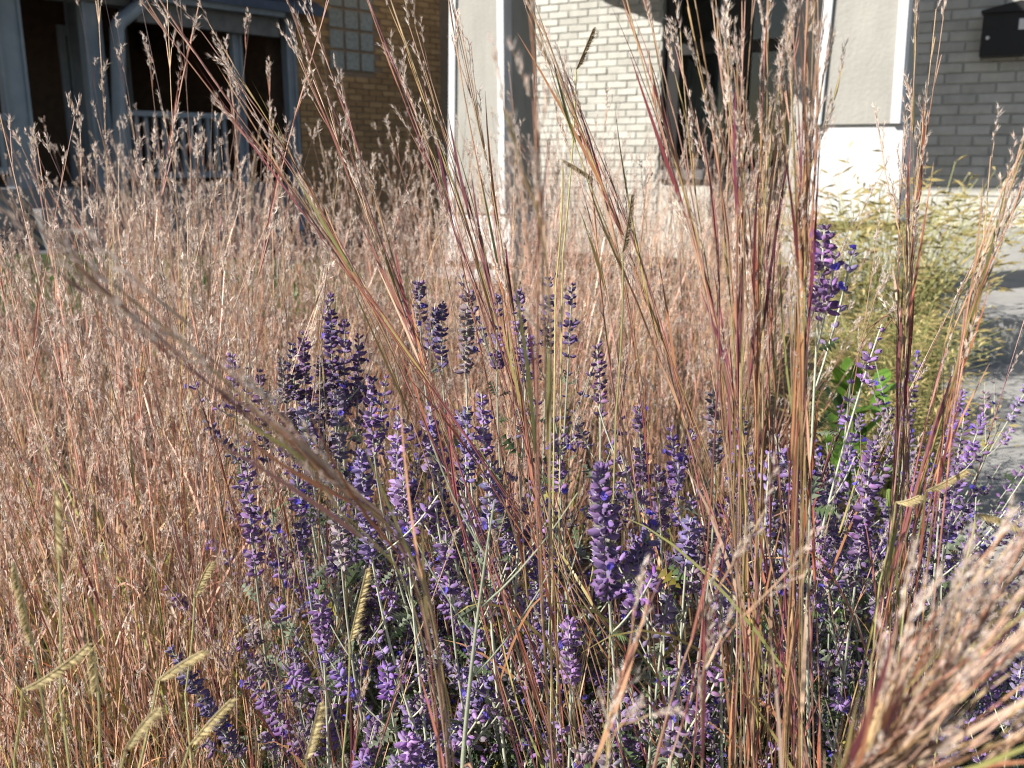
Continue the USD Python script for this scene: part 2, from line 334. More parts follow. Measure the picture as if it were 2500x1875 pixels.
# tapered porch columns
def column(px_l, px_r, py_split, py_base, Y, side=0.5, taper=0.10, ztop=3.05, zfloor=None):
    n2 = N
    Pm = at((px_l + px_r) / 2, py_split, Y); P = Pm.copy(); P[2] = 0
    fr = wall_frame(P, U, N)
    w0 = loc(hit(px_l, py_split, P, N), P, U); w1 = loc(hit(px_r, py_split, P, N), P, U)
    zsplit = Pm[2]; zbase = hit((px_l + px_r) / 2, py_base, P, N)[2]
    cx, hw = (w0 + w1) / 2, (w1 - w0) / 2
    col = MB()
    def frustum(mb, hw0, hw1, z0, z1, d0=None, d1=None):
        d0 = 2 * hw0 if d0 is None else d0; d1 = 2 * hw1 if d1 is None else d1
        off0, off1 = 0.0, (d0 - d1) / 2
        v = np.array([[cx - hw0, -d0, z0], [cx + hw0, -d0, z0], [cx + hw0, -off0, z0], [cx - hw0, -off0, z0],
                      [cx - hw1, -d1 - off1, z1], [cx + hw1, -d1 - off1, z1], [cx + hw1, -off1, z1], [cx - hw1, -off1, z1]])
        f = [[0, 3, 2, 1], [4, 5, 6, 7], [0, 1, 5, 4], [1, 2, 6, 5], [2, 3, 7, 6], [3, 0, 4, 7]]
        mb.add(fr(v), f)
    hw1 = hw * (1 - taper * (ztop - zsplit))
    frustum(col, hw, hw1, zsplit, ztop)
    body = col.build('column', M['stucco'], white_house)
    # corner trims, proud of the stucco face
    tr = MB()
    for s in (-1, 1):
        for (A, B) in ((1.0, 0.80),):
            a0, b0, a1, b1 = cx + s * hw * 1.012, cx + s * hw * B, cx + s * hw1 * 1.012, cx + s * (hw1 - hw * (1 - B))
            off1 = hw - hw1
            p = 0.022
            v = np.array([[a0, p, zsplit], [b0, p, zsplit], [b1, p - off1, ztop], [a1, p - off1, ztop],
                          [a0, -0.10, zsplit], [b0, -0.004, zsplit], [b1, -0.004 - off1, ztop], [a1, -0.10 - off1, ztop]])
            f = [[0, 1, 2, 3], [0, 3, 7, 4], [1, 5, 6, 2], [4, 7, 6, 5]]
            tr.add(fr(v), f)
    tr.build('trim', M['white_paint'], body)
    bl = MB(); frustum(bl, hw * 1.17, hw * 1.065, zbase, zsplit - 0.002)
    off = bl
    base = bl.build('pedestal', M['white_paint'], body)
    ft = MB(); ft.box([cx - hw * 1.25, -2 * hw * 1.2, 0], [cx + hw * 1.25, 0.08, zbase - .045], fr); ft.build('foundation', M['white_paint'], body)
    lg = MB(); lg.box([cx - hw * 1.18, -2 * hw * 1.1, zbase - .044], [cx + hw * 1.18, 0.05, zbase - .002], fr); lg.build('ledge', M['dark_brown'], body)
    return body
column(1985, 2197, 303, 540, 5.0)
column(1098, 1235, 520, 640, 7.5, taper=0.06)
# mailbox on the right wall
mbx = thing('mailbox', 'black metal wall mailbox with peaked lid hung on white brick wall', 'mailbox')
ax0 = loc(hit(2400, 90, PR, N), PR, U); ax1 = ax0 + 0.42
z0, z1, z2 = hit(2400, 143, PR, N)[2], hit(2400, 36, PR, N)[2], hit(2480, 17, PR, N)[2]
b = MB(); b.box([ax0, 0.018, z0], [ax1, 0.14, z1], frR); b.build('box', M['black_metal'], mbx)
mid = (ax0 + ax1) / 2
lid = trimesh.creation.extrude_polygon(Polygon([(ax0 - .012, z1 - .012), (ax0 - .012, z1 + .006), (mid, z2 + .02), (ax1 + .012, z1 + .006), (ax1 + .012, z1 - .012)]), 0.15, engine='earcut')
v = np.array(lid.vertices)[:, [0, 2, 1]]; v[:, 1] += 0.016
lb = MB(); lb.add(frR(v), np.array(lid.faces)[:, ::-1]); lb.build('lid', M['black_metal'], mbx)
lx = loc(hit(2490, 65, PR, N), PR, U)
lb = MB(); lb.box([lx, 0.1402, hit(2490, 78, PR, N)[2]], [lx + .07, 0.143, hit(2490, 52, PR, N)[2]], frR); lb.build('name_plate', M['label'], mbx)
kn = trimesh.creation.icosphere(2, 0.012); kn.apply_translation([loc(hit(2415, 98, PR, N), PR, U), 0.142, hit(2415, 98, PR, N)[2]])
lb = MB(); lb.add(frR(np.array(kn.vertices)), kn.faces); lb.build('knob', M['label'], mbx, smooth=True)
# porch roof: its eave throws the shade that lies on the walls
ZR = 3.06
def up_to(S, z=ZR): t = (z - S[2]) / SUN[2]; return S + SUN * t
sh = [up_to(hit(1420, -60, PC, N)), up_to(hit(1480, 10, PC, N)), up_to(hit(1560, 40, PC, N)), up_to(hit(1618, 62, PC, N))]
r0 = up_to(hit(2240, 466, PR, N)); r1 = up_to(hit(2800, 470, PR, N))
roof_poly = [tuple(sh[0][:2]), tuple(sh[1][:2]), tuple(sh[2][:2]), tuple(sh[3][:2]), tuple(r0[:2]), tuple(r1[:2]), tuple((r1 - N * 5)[:2]), tuple((sh[0] - N * 3)[:2])]
rp = Polygon(roof_poly).buffer(0)
rt = trimesh.creation.extrude_polygon(rp if rp.geom_type == 'Polygon' else rp.convex_hull, 0.18, engine='earcut'); rt.apply_translation([0, 0, ZR])
MB().tm(rt).build('porch_roof', M['white_paint'], white_house)

# ------------------------------------------------------------------ tan brick house on the left with its shaded porch
tan_house = thing('tan_house', 'tan brick house with shaded white-railed porch left of the bed', 'house')
A0, A1 = at(250, 385, 10.6), at(1060, 385, 14.4)
UT = A1 - A0; UT[2] = 0; UT = unit(UT); NT = np.array([UT[1], -UT[0], 0])
PT = A0.copy(); PT[2] = 0
frT = wall_frame(PT, UT, NT)
def T(px, py): p = hit(px, py, PT, NT); return loc(p, PT, UT), p[2]
x_c = T(724, 200)[0]; x_e = T(1190, 200)[0] + 1.5
gb0, gb1 = T(803, 170), T(907, -40)
MB().box([x_c, -0.3, 0], [x_e, 0, 5], frT).build('wall', M['tan_mortar'], tan_house)
TB = [M['tan_brick0'], M['tan_brick1'], M['tan_brick2']]
skip = lambda a, z: gb0[0] - .02 < a < gb1[0] + .02 and z > gb0[1] - .02
xt1 = T(1075, 200)[0]
bricks(tan_house, TB, frT, x_c + .02, xt1, T(900, 372)[1] - .02, 3.4, L=0.235, Hc=0.078, joint=.011, seed=8, skip=skip, limit=300)
# below the bricks one can tell apart (behind the grass) the wall carries its courses as one joined part
lowmb = MB(); zl = 0.05
while zl < T(900, 372)[1] - .03:
    lowmb.box([x_c + .02, 0, zl], [xt1, .011, zl + .067], frT); zl += .078
lowmb.build('lower_courses', M['tan_brick2'], tan_house, kind='stuff')
gw = MB(); gw.box([gb0[0], 0, gb0[1]], [gb1[0], 0.006, 3.4], frT); gbw = gw.build('glass_block_window', M['tan_mortar'], tan_house)
s = (gb1[0] - gb0[0]) / 3
for i in range(3):
    for j in range(8):
        zz0 = gb0[1] + j * s
        if zz0 + s < 3.4:
            MB().box([gb0[0] + i * s + .02, .0065, zz0 + .02], [gb0[0] + (i + 1) * s - .02, 0.022, zz0 + s - .02], frT).build('glass_block', M['glass_block'], gbw)
MB().box([x_c, -6, 5.01], [x_e, -.002, 6.6], frT).build('upper_wall', M['tan_brick2'], tan_house)  # unseen upper storey, added to hold back skylight
# porch: back wall, floor, posts, beam, gutter, downspout, rail, door
xb0 = T(-80, 200)[0]
zf = T(285, 455)[1]
D = 2.4
MB().box([xb0 - 3, -8, 3.7], [x_c - .01, -D - .31, 6.6], frT).build('upper_wall', M['tan_brick2'], tan_house)  # unseen wall over the porch, put in to block the sky
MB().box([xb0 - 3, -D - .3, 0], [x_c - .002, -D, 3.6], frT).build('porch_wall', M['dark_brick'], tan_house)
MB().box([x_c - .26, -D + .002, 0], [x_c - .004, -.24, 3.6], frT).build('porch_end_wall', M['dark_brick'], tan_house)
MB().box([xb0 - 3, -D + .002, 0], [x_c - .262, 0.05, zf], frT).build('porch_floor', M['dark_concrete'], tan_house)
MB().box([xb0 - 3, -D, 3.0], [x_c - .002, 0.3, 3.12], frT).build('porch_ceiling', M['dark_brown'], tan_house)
zg0, zg1 = T(560, 33)[1], T(560, 5)[1]
MB().box([T(320, 10)[0], 0.02, zg0 - .22], [T(668, 30)[0], 0.10, zg0 - .002], frT).build('fascia', M['slate'], tan_house)
gp = np.array([[0, 0], [.12, 0], [.14, .05], [.15, .13], [.13, .14], [.02, .14], [0, .13]])
gut = trimesh.creation.extrude_polygon(Polygon(gp), T(668, 30)[0] - T(318, 10)[0], engine='earcut')
v = np.array(gut.vertices); v = np.c_[T(318, 10)[0] + v[:, 2], 0.10 + v[:, 0], zg0 + v[:, 1]]
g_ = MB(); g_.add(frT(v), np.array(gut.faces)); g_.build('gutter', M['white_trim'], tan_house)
rf = MB(); v = np.array([[xb0 - 3, .28, zg1 + .03], [x_c + .3, .28, zg1 + .03], [x_c + .3, -3, zg1 + 1.5], [xb0 - 3, -3, zg1 + 1.5]]); v = np.vstack([v, v - [0, 0, .1]])
rf.add(frT(v), [[0, 1, 2, 3], [4, 7, 6, 5], [0, 4, 5, 1], [1, 5, 6, 2], [2, 6, 7, 3], [3, 7, 4, 0]]); rf.build('roof', M['blue_roof'], tan_house)
# beam over the left bay
MB().box([xb0 - 3, -.2, 2.55], [T(318, 10)[0] - .004, .018, 2.99], frT).build('beam', M['slate'], tan_house)
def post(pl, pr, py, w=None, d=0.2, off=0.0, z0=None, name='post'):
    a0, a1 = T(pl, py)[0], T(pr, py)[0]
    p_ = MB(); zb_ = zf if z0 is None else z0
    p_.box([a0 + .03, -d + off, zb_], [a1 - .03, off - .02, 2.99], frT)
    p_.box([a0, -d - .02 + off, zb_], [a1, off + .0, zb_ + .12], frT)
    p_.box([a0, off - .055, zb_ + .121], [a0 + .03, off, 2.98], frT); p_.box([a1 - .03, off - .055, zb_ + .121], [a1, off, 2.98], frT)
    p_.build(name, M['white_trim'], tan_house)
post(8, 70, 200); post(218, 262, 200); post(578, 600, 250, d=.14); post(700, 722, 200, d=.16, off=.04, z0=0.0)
post(402, 432, 200, d=.1, off=-D + .14, name='window_casing'); post(540, 552, 200, d=.1, off=-D + .14, name='window_casing')
# downspout with elbow
c0, c1, c2, c3, c4 = [frT(np.array([[T(x, y)[0], .13, T(x, y)[1]]]))[0] for x, y in ((345, -15), (325, 18), (283, 52), (272, 85), (283, 470))]
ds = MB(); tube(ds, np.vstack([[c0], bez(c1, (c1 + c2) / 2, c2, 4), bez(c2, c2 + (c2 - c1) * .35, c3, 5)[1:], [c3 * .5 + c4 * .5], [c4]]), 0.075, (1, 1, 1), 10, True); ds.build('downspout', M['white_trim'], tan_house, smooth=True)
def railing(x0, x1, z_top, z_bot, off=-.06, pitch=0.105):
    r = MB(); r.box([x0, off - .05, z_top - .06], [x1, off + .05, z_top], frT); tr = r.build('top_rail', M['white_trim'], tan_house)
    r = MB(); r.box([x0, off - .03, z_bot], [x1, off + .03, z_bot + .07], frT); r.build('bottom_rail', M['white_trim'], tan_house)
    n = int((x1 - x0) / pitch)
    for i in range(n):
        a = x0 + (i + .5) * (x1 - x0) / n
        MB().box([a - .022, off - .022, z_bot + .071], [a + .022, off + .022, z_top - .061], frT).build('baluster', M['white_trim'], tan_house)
zr = T(430, 273)[1]
railing(T(300, 260)[0], T(562, 290)[0], zr, zf + .08)
railing(T(-70, 280)[0], T(42, 275)[0], T(20, 278)[1], T(20, 425)[1])
# door and its frame on the porch's back wall, lantern, window
def Tb(px, py): P = PT - NT * D; p = hit(px, py, P, NT); return loc(p, P, UT), p[2]
d0, d1, dz = Tb(150, 200)[0], Tb(232, 200)[0], Tb(190, 90)[1]
dr = MB(); dr.box([d0 + .09, -D + .002, zf], [d1 - .09, -D + .03, dz], frT); door = dr.build('door', M['black_metal'], tan_house)
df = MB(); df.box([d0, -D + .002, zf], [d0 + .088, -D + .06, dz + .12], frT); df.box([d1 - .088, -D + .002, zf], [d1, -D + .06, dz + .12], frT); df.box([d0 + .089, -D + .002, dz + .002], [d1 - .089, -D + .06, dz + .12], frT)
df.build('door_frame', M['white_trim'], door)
w0_, w1_ = Tb(440, 150)[0], Tb(540, 150)[0]
wz0, wz1 = Tb(490, 245)[1], Tb(490, 60)[1]
MB().box([w0_, -D + .002, wz0 - .3], [w1_, -D + .02, wz1], frT).build('shutter_panel', M['dark_red'], tan_house)
MB().box([w0_ + .2, -D + .021, wz0], [w1_ - .2, -D + .03, wz1 - .5], frT).build('window_pane', M['glass_block'], tan_house)
lt = thing('porch_lantern', 'black lantern fixed to shaded brick porch wall', 'lantern')
la, lz = Tb(340, 80)
lm = trimesh.creation.revolve(np.array([[0, .0], [.05, .02], [.07, .04], [.09, .28], [.11, .30], [.03, .40], [0, .44]]), sections=8)
b_ = MB(); b_.add(frT(np.array(lm.vertices) + [la, -D + .16, lz - .3]), lm.faces); b_.build('lantern_body', M['black_metal'], lt)
b_ = MB(); b_.box([la - .03, -D + .031, lz - .1], [la + .03, -D + .12, lz + .02], frT); b_.build('bracket', M['black_metal'], lt)
# porch steps
for i in range(2):
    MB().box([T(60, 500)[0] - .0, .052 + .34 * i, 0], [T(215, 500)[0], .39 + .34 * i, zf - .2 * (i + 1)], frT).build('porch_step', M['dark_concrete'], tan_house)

# ------------------------------------------------------------------ little bluestem: seed heads, culms, clumps
PAL = np.array([[.46, .23, .12], [.38, .13, .08], [.17, .045, .085], [.27, .07, .08], [.36, .30, .11], [.24, .25, .09], [.48, .29, .18], [.56, .40, .30], [.20, .07, .10], [.34, .14, .13]])
FAR = np.array([[.66, .37, .28], [.62, .31, .22], [.18, .05, .07], [.42, .16, .12], [.56, .40, .20], [.32, .29, .10], [.78, .56, .46], [.80, .63, .54], [.42, .18, .17]])
NEARP = np.array([[.68, .33, .15], [.58, .22, .10], [.20, .05, .06], [.48, .17, .11], [.62, .48, .18], [.40, .42, .10], [.74, .54, .36], [.76, .58, .42], [.44, .22, .16]])
def blades(p0, d, L, w, rng):
    """Thin triangles: points, directions, lengths, widths."""
    n = len(p0); s = np.cross(d, rng.normal(0, 1, (n, 3))); s /= np.linalg.norm(s, axis=1, keepdims=True) + 1e-9
    v = np.stack([p0 - s * w[:, None] / 2, p0 + s * w[:, None] / 2, p0 + d * L[:, None]], 1).reshape(-1, 3)
    return v, np.arange(n * 3).reshape(-1, 3)
def lances(p0, d, L, w, rng):
    n = len(p0); s = np.cross(d, rng.normal(0, 1, (n, 3))); s /= np.linalg.norm(s, axis=1, keepdims=True) + 1e-9
    m = p0 + d * L[:, None] * .45
    v = np.stack([p0, m - s * w[:, None] / 2, p0 + d * L[:, None], m + s * w[:, None] / 2], 1).reshape(-1, 3)
    return v, np.arange(n * 4).reshape(-1, 4)
def cone_dirs(n, lo, hi, rng, az=None):
    az = rng.uniform(0, 6.283, n) if az is None else az
    t = np.radians(rng.uniform(lo, hi, n))
    return np.stack([np.sin(t) * np.cos(az), np.sin(t) * np.sin(az), np.cos(t)], 1)
def unit_rows(a): return a / (np.linalg.norm(a, axis=1, keepdims=True) + 1e-9)
def make_raceme(seed, hairs, n=None):
    rng = np.random.default_rng(seed); mb = MB()
    far_ = hairs <= 6; n = n or (rng.integers(3, 6) if far_ else rng.integers(5, 9)); L = rng.uniform(.010, .020) if far_ else rng.uniform(.022, .038)
    z = np.linspace(.1, 1, n) * L; az0 = rng.uniform(0, 6.28)
    az = az0 + (np.arange(n) % 2) * math.pi + rng.normal(0, .35, n)
    bendx = np.cumsum(np.full(n, rng.normal(0, .0008)))
    p0 = np.c_[bendx + np.cos(az) * .0005, np.sin(az) * .0005, z]
    tube(mb, np.vstack([[0, 0, 0], p0]), .00035, (.48, .34, .24), 3)
    open_ = rng.uniform(.6, 1.5) if hairs <= 6 else rng.uniform(.55, 1.0)
    grow = np.repeat((.45 + .9 * np.linspace(0, 1, n) ** 2)[:, None], 3, 1) * [1, 1, 0] + [0, 0, 1]
    d = cone_dirs(n, 8 * open_, 24 * open_, rng, az) * grow; d /= np.linalg.norm(d, axis=1, keepdims=True)
    col = np.array([.68, .54, .46]) * rng.uniform(.8, 1.25, (n, 1)) + rng.normal(0, .02, (n, 3))
    v, f = lances(p0, d, rng.uniform(.006, .009, n), rng.uniform(.0009, .0014, n) * (1.6 if far_ else 1), rng); mb.add(v, f, np.repeat(col, 4, 0))
    v, f = lances(p0, cone_dirs(n, 14 * open_, 38 * open_, rng, az + .5), rng.uniform(.005, .008, n), rng.uniform(.0007, .0011, n), rng); mb.add(v, f, np.repeat(col * 1.15, 4, 0))
    wide = 1.0 if hairs > 6 else 3.0 if hairs < 6 else 1.7
    k = n * hairs
    pp = np.repeat(p0, hairs, 0) + rng.normal(0, .0006, (k, 3)); a2 = np.repeat(az, hairs) + rng.normal(0, .8, k)
    v, f = blades(pp, unit_rows(cone_dirs(k, 14 * open_, 50 * open_, rng, a2) * np.repeat(grow, hairs, 0)), rng.uniform(.004, .0085, k), rng.uniform(.00026, .00045, k) * wide, rng)
    mb.add(v, f, np.repeat(np.array([.92, .86, .81]) * rng.uniform(.85, 1.06, (k, 1)), 3, 0))
    na = max(2, n // 2)
    v, f = blades(p0[-na:], cone_dirs(na, 8, 45, rng), rng.uniform(.008, .014, na), np.full(na, .00028), rng); mb.add(v, f, (.50, .34, .24))
    return np.vstack(mb.v), np.vstack(mb.f), np.vstack(mb.c)
RAC_FAR = [make_raceme(100 + i, 4) for i in range(14)]
RAC_MID = [make_raceme(300 + i, 6) for i in range(14)]
RAC_NEAR = [make_raceme(200 + i, 9) for i in range(16)]
def put(mb, proto, p, d, rng, s=1.0, tint=1.0):
    v, f, c = proto
    R = frame_to(d, rng.uniform(0, 6.28)) * s
    mb.add(v @ R.T + p, f, np.clip(c * tint, 0, .95))
def spline(P, n):
    P = np.asarray(P, float); Q = np.vstack([2 * P[0] - P[1], P, 2 * P[-1] - P[-2]]); d = np.sqrt(np.linalg.norm(np.diff(Q, axis=0), axis=1)); T = np.r_[0, np.cumsum(d)]
    out = []
    for t in np.linspace(T[1], T[-2], n):
        i = int(np.clip(np.searchsorted(T, t) - 1, 1, len(Q) - 3)); t0, t1, t2, t3 = T[i - 1:i + 3]; p0, p1, p2, p3 = Q[i - 1:i + 3]
        a1 = p0 * (t1 - t) / (t1 - t0) + p1 * (t - t0) / (t1 - t0); a2 = p1 * (t2 - t) / (t2 - t1) + p2 * (t - t1) / (t2 - t1); a3 = p2 * (t3 - t) / (t3 - t2) + p3 * (t - t2) / (t3 - t2)
        b1 = a1 * (t2 - t) / (t2 - t0) + a2 * (t - t0) / (t2 - t0); b2 = a2 * (t3 - t) / (t3 - t1) + a3 * (t - t1) / (t3 - t1)
        out.append(b1 * (t2 - t) / (t2 - t1) + b2 * (t - t1) / (t2 - t1))
    return np.array(out)
def culm(ms, ml, mf, base, ctrl, tip, rng, r0=.0010, near=False, pal=FAR, leaves=3, fluff=1.0, npts=16, t_br=0.42, path=None, lib=None):
    pts = bez(base, ctrl, tip, npts) if path is None else spline(path, npts)
    wob = rng.normal(0, 1, 3) * .004; ph = rng.uniform(0, 6.28)
    tt = np.linspace(0, 1, npts)
    pts = pts + np.sin(tt * 9 + ph)[:, None] * wob * (tt[:, None] ** .5)
    L = np.linalg.norm(np.diff(pts, axis=0), axis=1).sum()
    nn = 9; cols = pal[rng.integers(len(pal), size=nn)]
    fav = pal[rng.integers(len(pal))]; cols = cols * .5 + fav * .5
    cols = cols * rng.uniform(.8, 1.15, (nn, 1))
    ci = np.minimum((tt * nn).astype(int), nn - 1); C = cols[ci]
    if near: C = C.copy(); C[np.r_[False, ci[1:] != ci[:-1]]] *= .55
    C[-3:] = C[-3:] * .5 + np.array([.5, .36, .26]) * .5
    rad = r0 * (1 - .55 * tt)
    tube(ms, pts, rad, C, 5 if near else 3)
    tang = np.gradient(pts, axis=0); tang /= np.linalg.norm(tang, axis=1, keepdims=True)
    def pos(t):
        x = t * (npts - 1); i = min(int(x), npts - 2); w = x - i
        return pts[i] * (1 - w) + pts[i + 1] * w, unit(tang[i] * (1 - w) + tang[i + 1] * w)
    def tilt(d, deg):
        R = frame_to(d); a = rng.uniform(0, 6.28); t = math.radians(deg)
        return R @ np.array([math.sin(t) * math.cos(a), math.sin(t) * math.sin(a), math.cos(t)])
    lib = lib or (RAC_NEAR if near else RAC_FAR)
    t = t_br + rng.uniform(0, .08); tint = rng.uniform(.85, 1.15)
    while t < .97:
        p, d = pos(t)
        for _ in range(1 if near else rng.integers(1, 3)):
            d1 = tilt(d, rng.uniform(2, 8) if near else rng.uniform(3, 13)); bl = rng.uniform(.03, .075 if near else .105) * (1.15 - .75 * t) * (L if L < 1.3 else 1.3)
            q1 = p + d1 * bl * .5; q2 = q1 + unit(d1 + tilt(d1, 12) * .5 + d * .2) * bl * .5
            bc = cols[min(int(t * nn), nn - 1)]
            tube(ms, bez(p, q1, q2, 4), [.0006 if near else .0006, .0005, .00045, .0003], bc * .6 + np.array([.5, .33, .22]) * .4, 3)
            # sheathing bract
            if rng.random() < .5: ribbon(ml, bez(p, p + d1 * bl * .3, p + d1 * bl * rng.uniform(.5, .9), 4), np.array([.001, .0019, .0014, .0002]), rng.normal(0, 1, 3), bc * .8 + np.array([.5, .35, .2]) * .2)
            if rng.random() < fluff:
                put(mf, lib[rng.integers(len(lib))], q2, unit(q2 - q1), rng, rng.uniform(.6, .95) if near else rng.uniform(.9, 1.3), tint)
                if rng.random() < .3: put(mf, lib[rng.integers(len(lib))], (q1 + q2) / 2, tilt(unit(q2 - q1), 14), rng, rng.uniform(.7, 1.0), tint)
        t += rng.uniform(.06, .13)
    for _ in range(1 if near else 2): put(mf, lib[rng.integers(len(lib))], pts[-1], tilt(tang[-1], rng.uniform(2, 12)), rng, rng.uniform(.7, 1.0) if near else rng.uniform(1.0, 1.4), tint)
    for q in range(5 if near else 1):
        t = rng.uniform(.05, .75); p, d = pos(t); o = tilt(d, rng.uniform(2, 8)); ll = rng.uniform(.05, .15)
        lc = pal[rng.integers(len(pal))] * rng.uniform(.8, 1.2)
        ribbon(ml, bez(p, p + o * ll * .5, p + unit(o + tilt(d, 14) * .5) * ll, 5), rng.uniform(.0016, .003) * np.array([.8, 1, .9, .6, .08]), rng.normal(0, 1, 3), lc)
    for _ in range(leaves):
        t = rng.uniform(.04, .42); p, d = pos(t)
        out = tilt(d, rng.uniform(14, 42)); ll = rng.uniform(.10, .26)
        e = p + out * ll + np.array([0, 0, -ll * rng.uniform(.05, .5)])
        lc = pal[rng.choice([0, 0, 1, 4, 5, 6, 7])] * rng.uniform(.75, 1.2)
        w = rng.uniform(.0018, .0034); n_ = 7
        ribbon(ml, bez(p, p + out * ll * .55 + d * ll * .12, e, n_), w * np.array([.7, 1, 1, .9, .7, .45, .05]), rng.normal(0, 1, 3), lc)
def basal(ml, base, rng, n=40, h=(.15, .45), green=.35, spread=.08, w=.0028):
    for _ in range(n):
        a = rng.uniform(0, 6.28); r = spread * math.sqrt(rng.random()); p = base + np.array([math.cos(a) * r, math.sin(a) * r, 0])
        L = rng.uniform(*h); lean = rng.uniform(.05, .6); a2 = a + rng.normal(0, .6)
        o = np.array([math.cos(a2), math.sin(a2), 0])
        e = p + o * L * lean + Z * L * (1 - lean * .35)
        c = (np.array([.33, .38, .08]) if rng.random() < green else FAR[rng.choice([0, 4, 5, 6, 7])]) * rng.uniform(.7, 1.25)
        ribbon(ml, bez(p, p + Z * L * .6 + o * L * lean * .2, e, 7), w * rng.uniform(.6, 1.2) * np.array([.7, 1, 1, .9, .7, .45, .05]), rng.normal(0, 1, 3), c)

def clump_source(seed, n, h, name_loc, label, group, lean=(3, 20), green=.3, bias=(0, 0), fluff=1.0, nb=30, rad=(.0009, .0015), pal=FAR, t_br=.45, tufts=None):
    rng = np.random.default_rng(seed)
    ms, ml, mf = MB(), MB(), MB()
    for _ in range(n):
        a = rng.uniform(0, 6.28); r = .085 * math.sqrt(rng.random())
        base = np.array([math.cos(a) * r, math.sin(a) * r, 0])
        a2 = a + rng.normal(0, .7); hh = h * (rng.uniform(.62, 1.02) if rng.random() > .16 else rng.uniform(1.0, 1.2)); th = math.radians(rng.uniform(*lean))
        o = np.array([math.cos(a2), math.sin(a2), 0]); tip = base + o * hh * math.sin(th) + Z * hh * math.cos(th) + np.array([bias[0], bias[1], 0]) * hh * rng.uniform(.4, 1.2)
        ctrl = base + Z * hh * .5 + (tip - base) * [.22, .22, 0]
        culm(ms, ml, mf, base, ctrl, tip, rng, r0=rng.uniform(*rad), leaves=2, fluff=fluff, npts=12, pal=pal, t_br=t_br, lib=tufts)
    basal(ml, np.zeros(3), rng, nb, green=green)
    t = thing('bluestem_grass', label, 'grass clump', name_loc[:3], name_loc[3], name_loc[4], group)
    ms.build('culm', M['stem'], t, kind='stuff'); ml.build('leaf_blade', M['blade'], t, kind='stuff'); mf.build('seed_head', M['fluff'], t, kind='stuff')
    return t

# where the clumps stand
zrng = np.random.default_rng(11)
spots = []
def try_spot(x, y, dmin):
    for (a, b, *_) in spots:
        if (a - x) ** 2 + (b - y) ** 2 < dmin ** 2: return False
    return True
def zone(n, ylo, yhi, xl, xr, dmin, hf, zone_name):
    k = 0
    for _ in range(6000):
        if k >= n: break
        y = zrng.uniform(ylo, yhi); x = zrng.uniform(xl(y), xr(y))
        if try_spot(x, y, dmin): spots.append((x, y, hf(x, y) * zrng.uniform(.80, 1.12), zone_name)); k += 1
zone(9, 1.1, 1.75, lambda y: -.52 * y, lambda y: -.30 * y, .17, lambda x, y: 1.12, 'tall left')
zone(5, 1.5, 2.1, lambda y: -.27 * y, lambda y: .02 * y, .22, lambda x, y: 1.0, 'tall middle')
zone(5, 1.0, 1.5, lambda y: -.66 * y, lambda y: -.50 * y, .16, lambda x, y: .86, 'tall edge')
zone(44, 2.9, 5.6, lambda y: -.41 * y, lambda y: .27 * y, .27, lambda x, y: .93 if x > -.33 * y else .88, 'back')
zone(27, 1.7, 2.9, lambda y: -.44 * y, lambda y: .25 * y, .21, lambda x, y: .89 if x > -.33 * y else .86, 'middle')
zone(16, 1.5, 3.4, lambda y: -.72 * y, lambda y: -.46 * y, .22, lambda x, y: .76, 'left')
zone(17, .85, 1.6, lambda y: -.64 * y, lambda y: -.22 * y, .15, lambda x, y: .62 + .12 * (y - .85), 'near left')
zone(10, .62, .9, lambda y: -.62 * y, lambda y: -.26 * y, .12, lambda x, y: .45, 'front left')
ZL = {'back': ('reddish tan little bluestem clump in the dense mass below the white brick wall', 'bluestem clumps at the back of the bed'),
      'middle': ('buff little bluestem clump with whitish seed tufts just behind the purple flowers', 'bluestem clumps behind the purple flowers'),
      'left': ('pale silvery bluestem clump leaning at the left edge before the shaded porch', 'bluestem clumps at the left edge'),
      'near left': ('orange tan bluestem clump with white tufts left of the purple flowers', 'bluestem clumps left of the purple flowers'),
      'front left': ('short rusty and green bluestem clump in the front left corner among pale combs', 'bluestem clumps in the front left corner')}
ZL |= {'tall left': ('tall silvery tufted bluestem clump standing before the shaded porch railing', 'tall bluestem clumps before the porch'),
       'tall middle': ('tall pink stemmed bluestem clump rising before the tan brick wall', 'tall bluestem clumps before the tan brick wall'),
       'tall edge': ('tufted bluestem clump at the left border below the porch steps', 'bluestem clumps below the porch steps')}
sources = {}
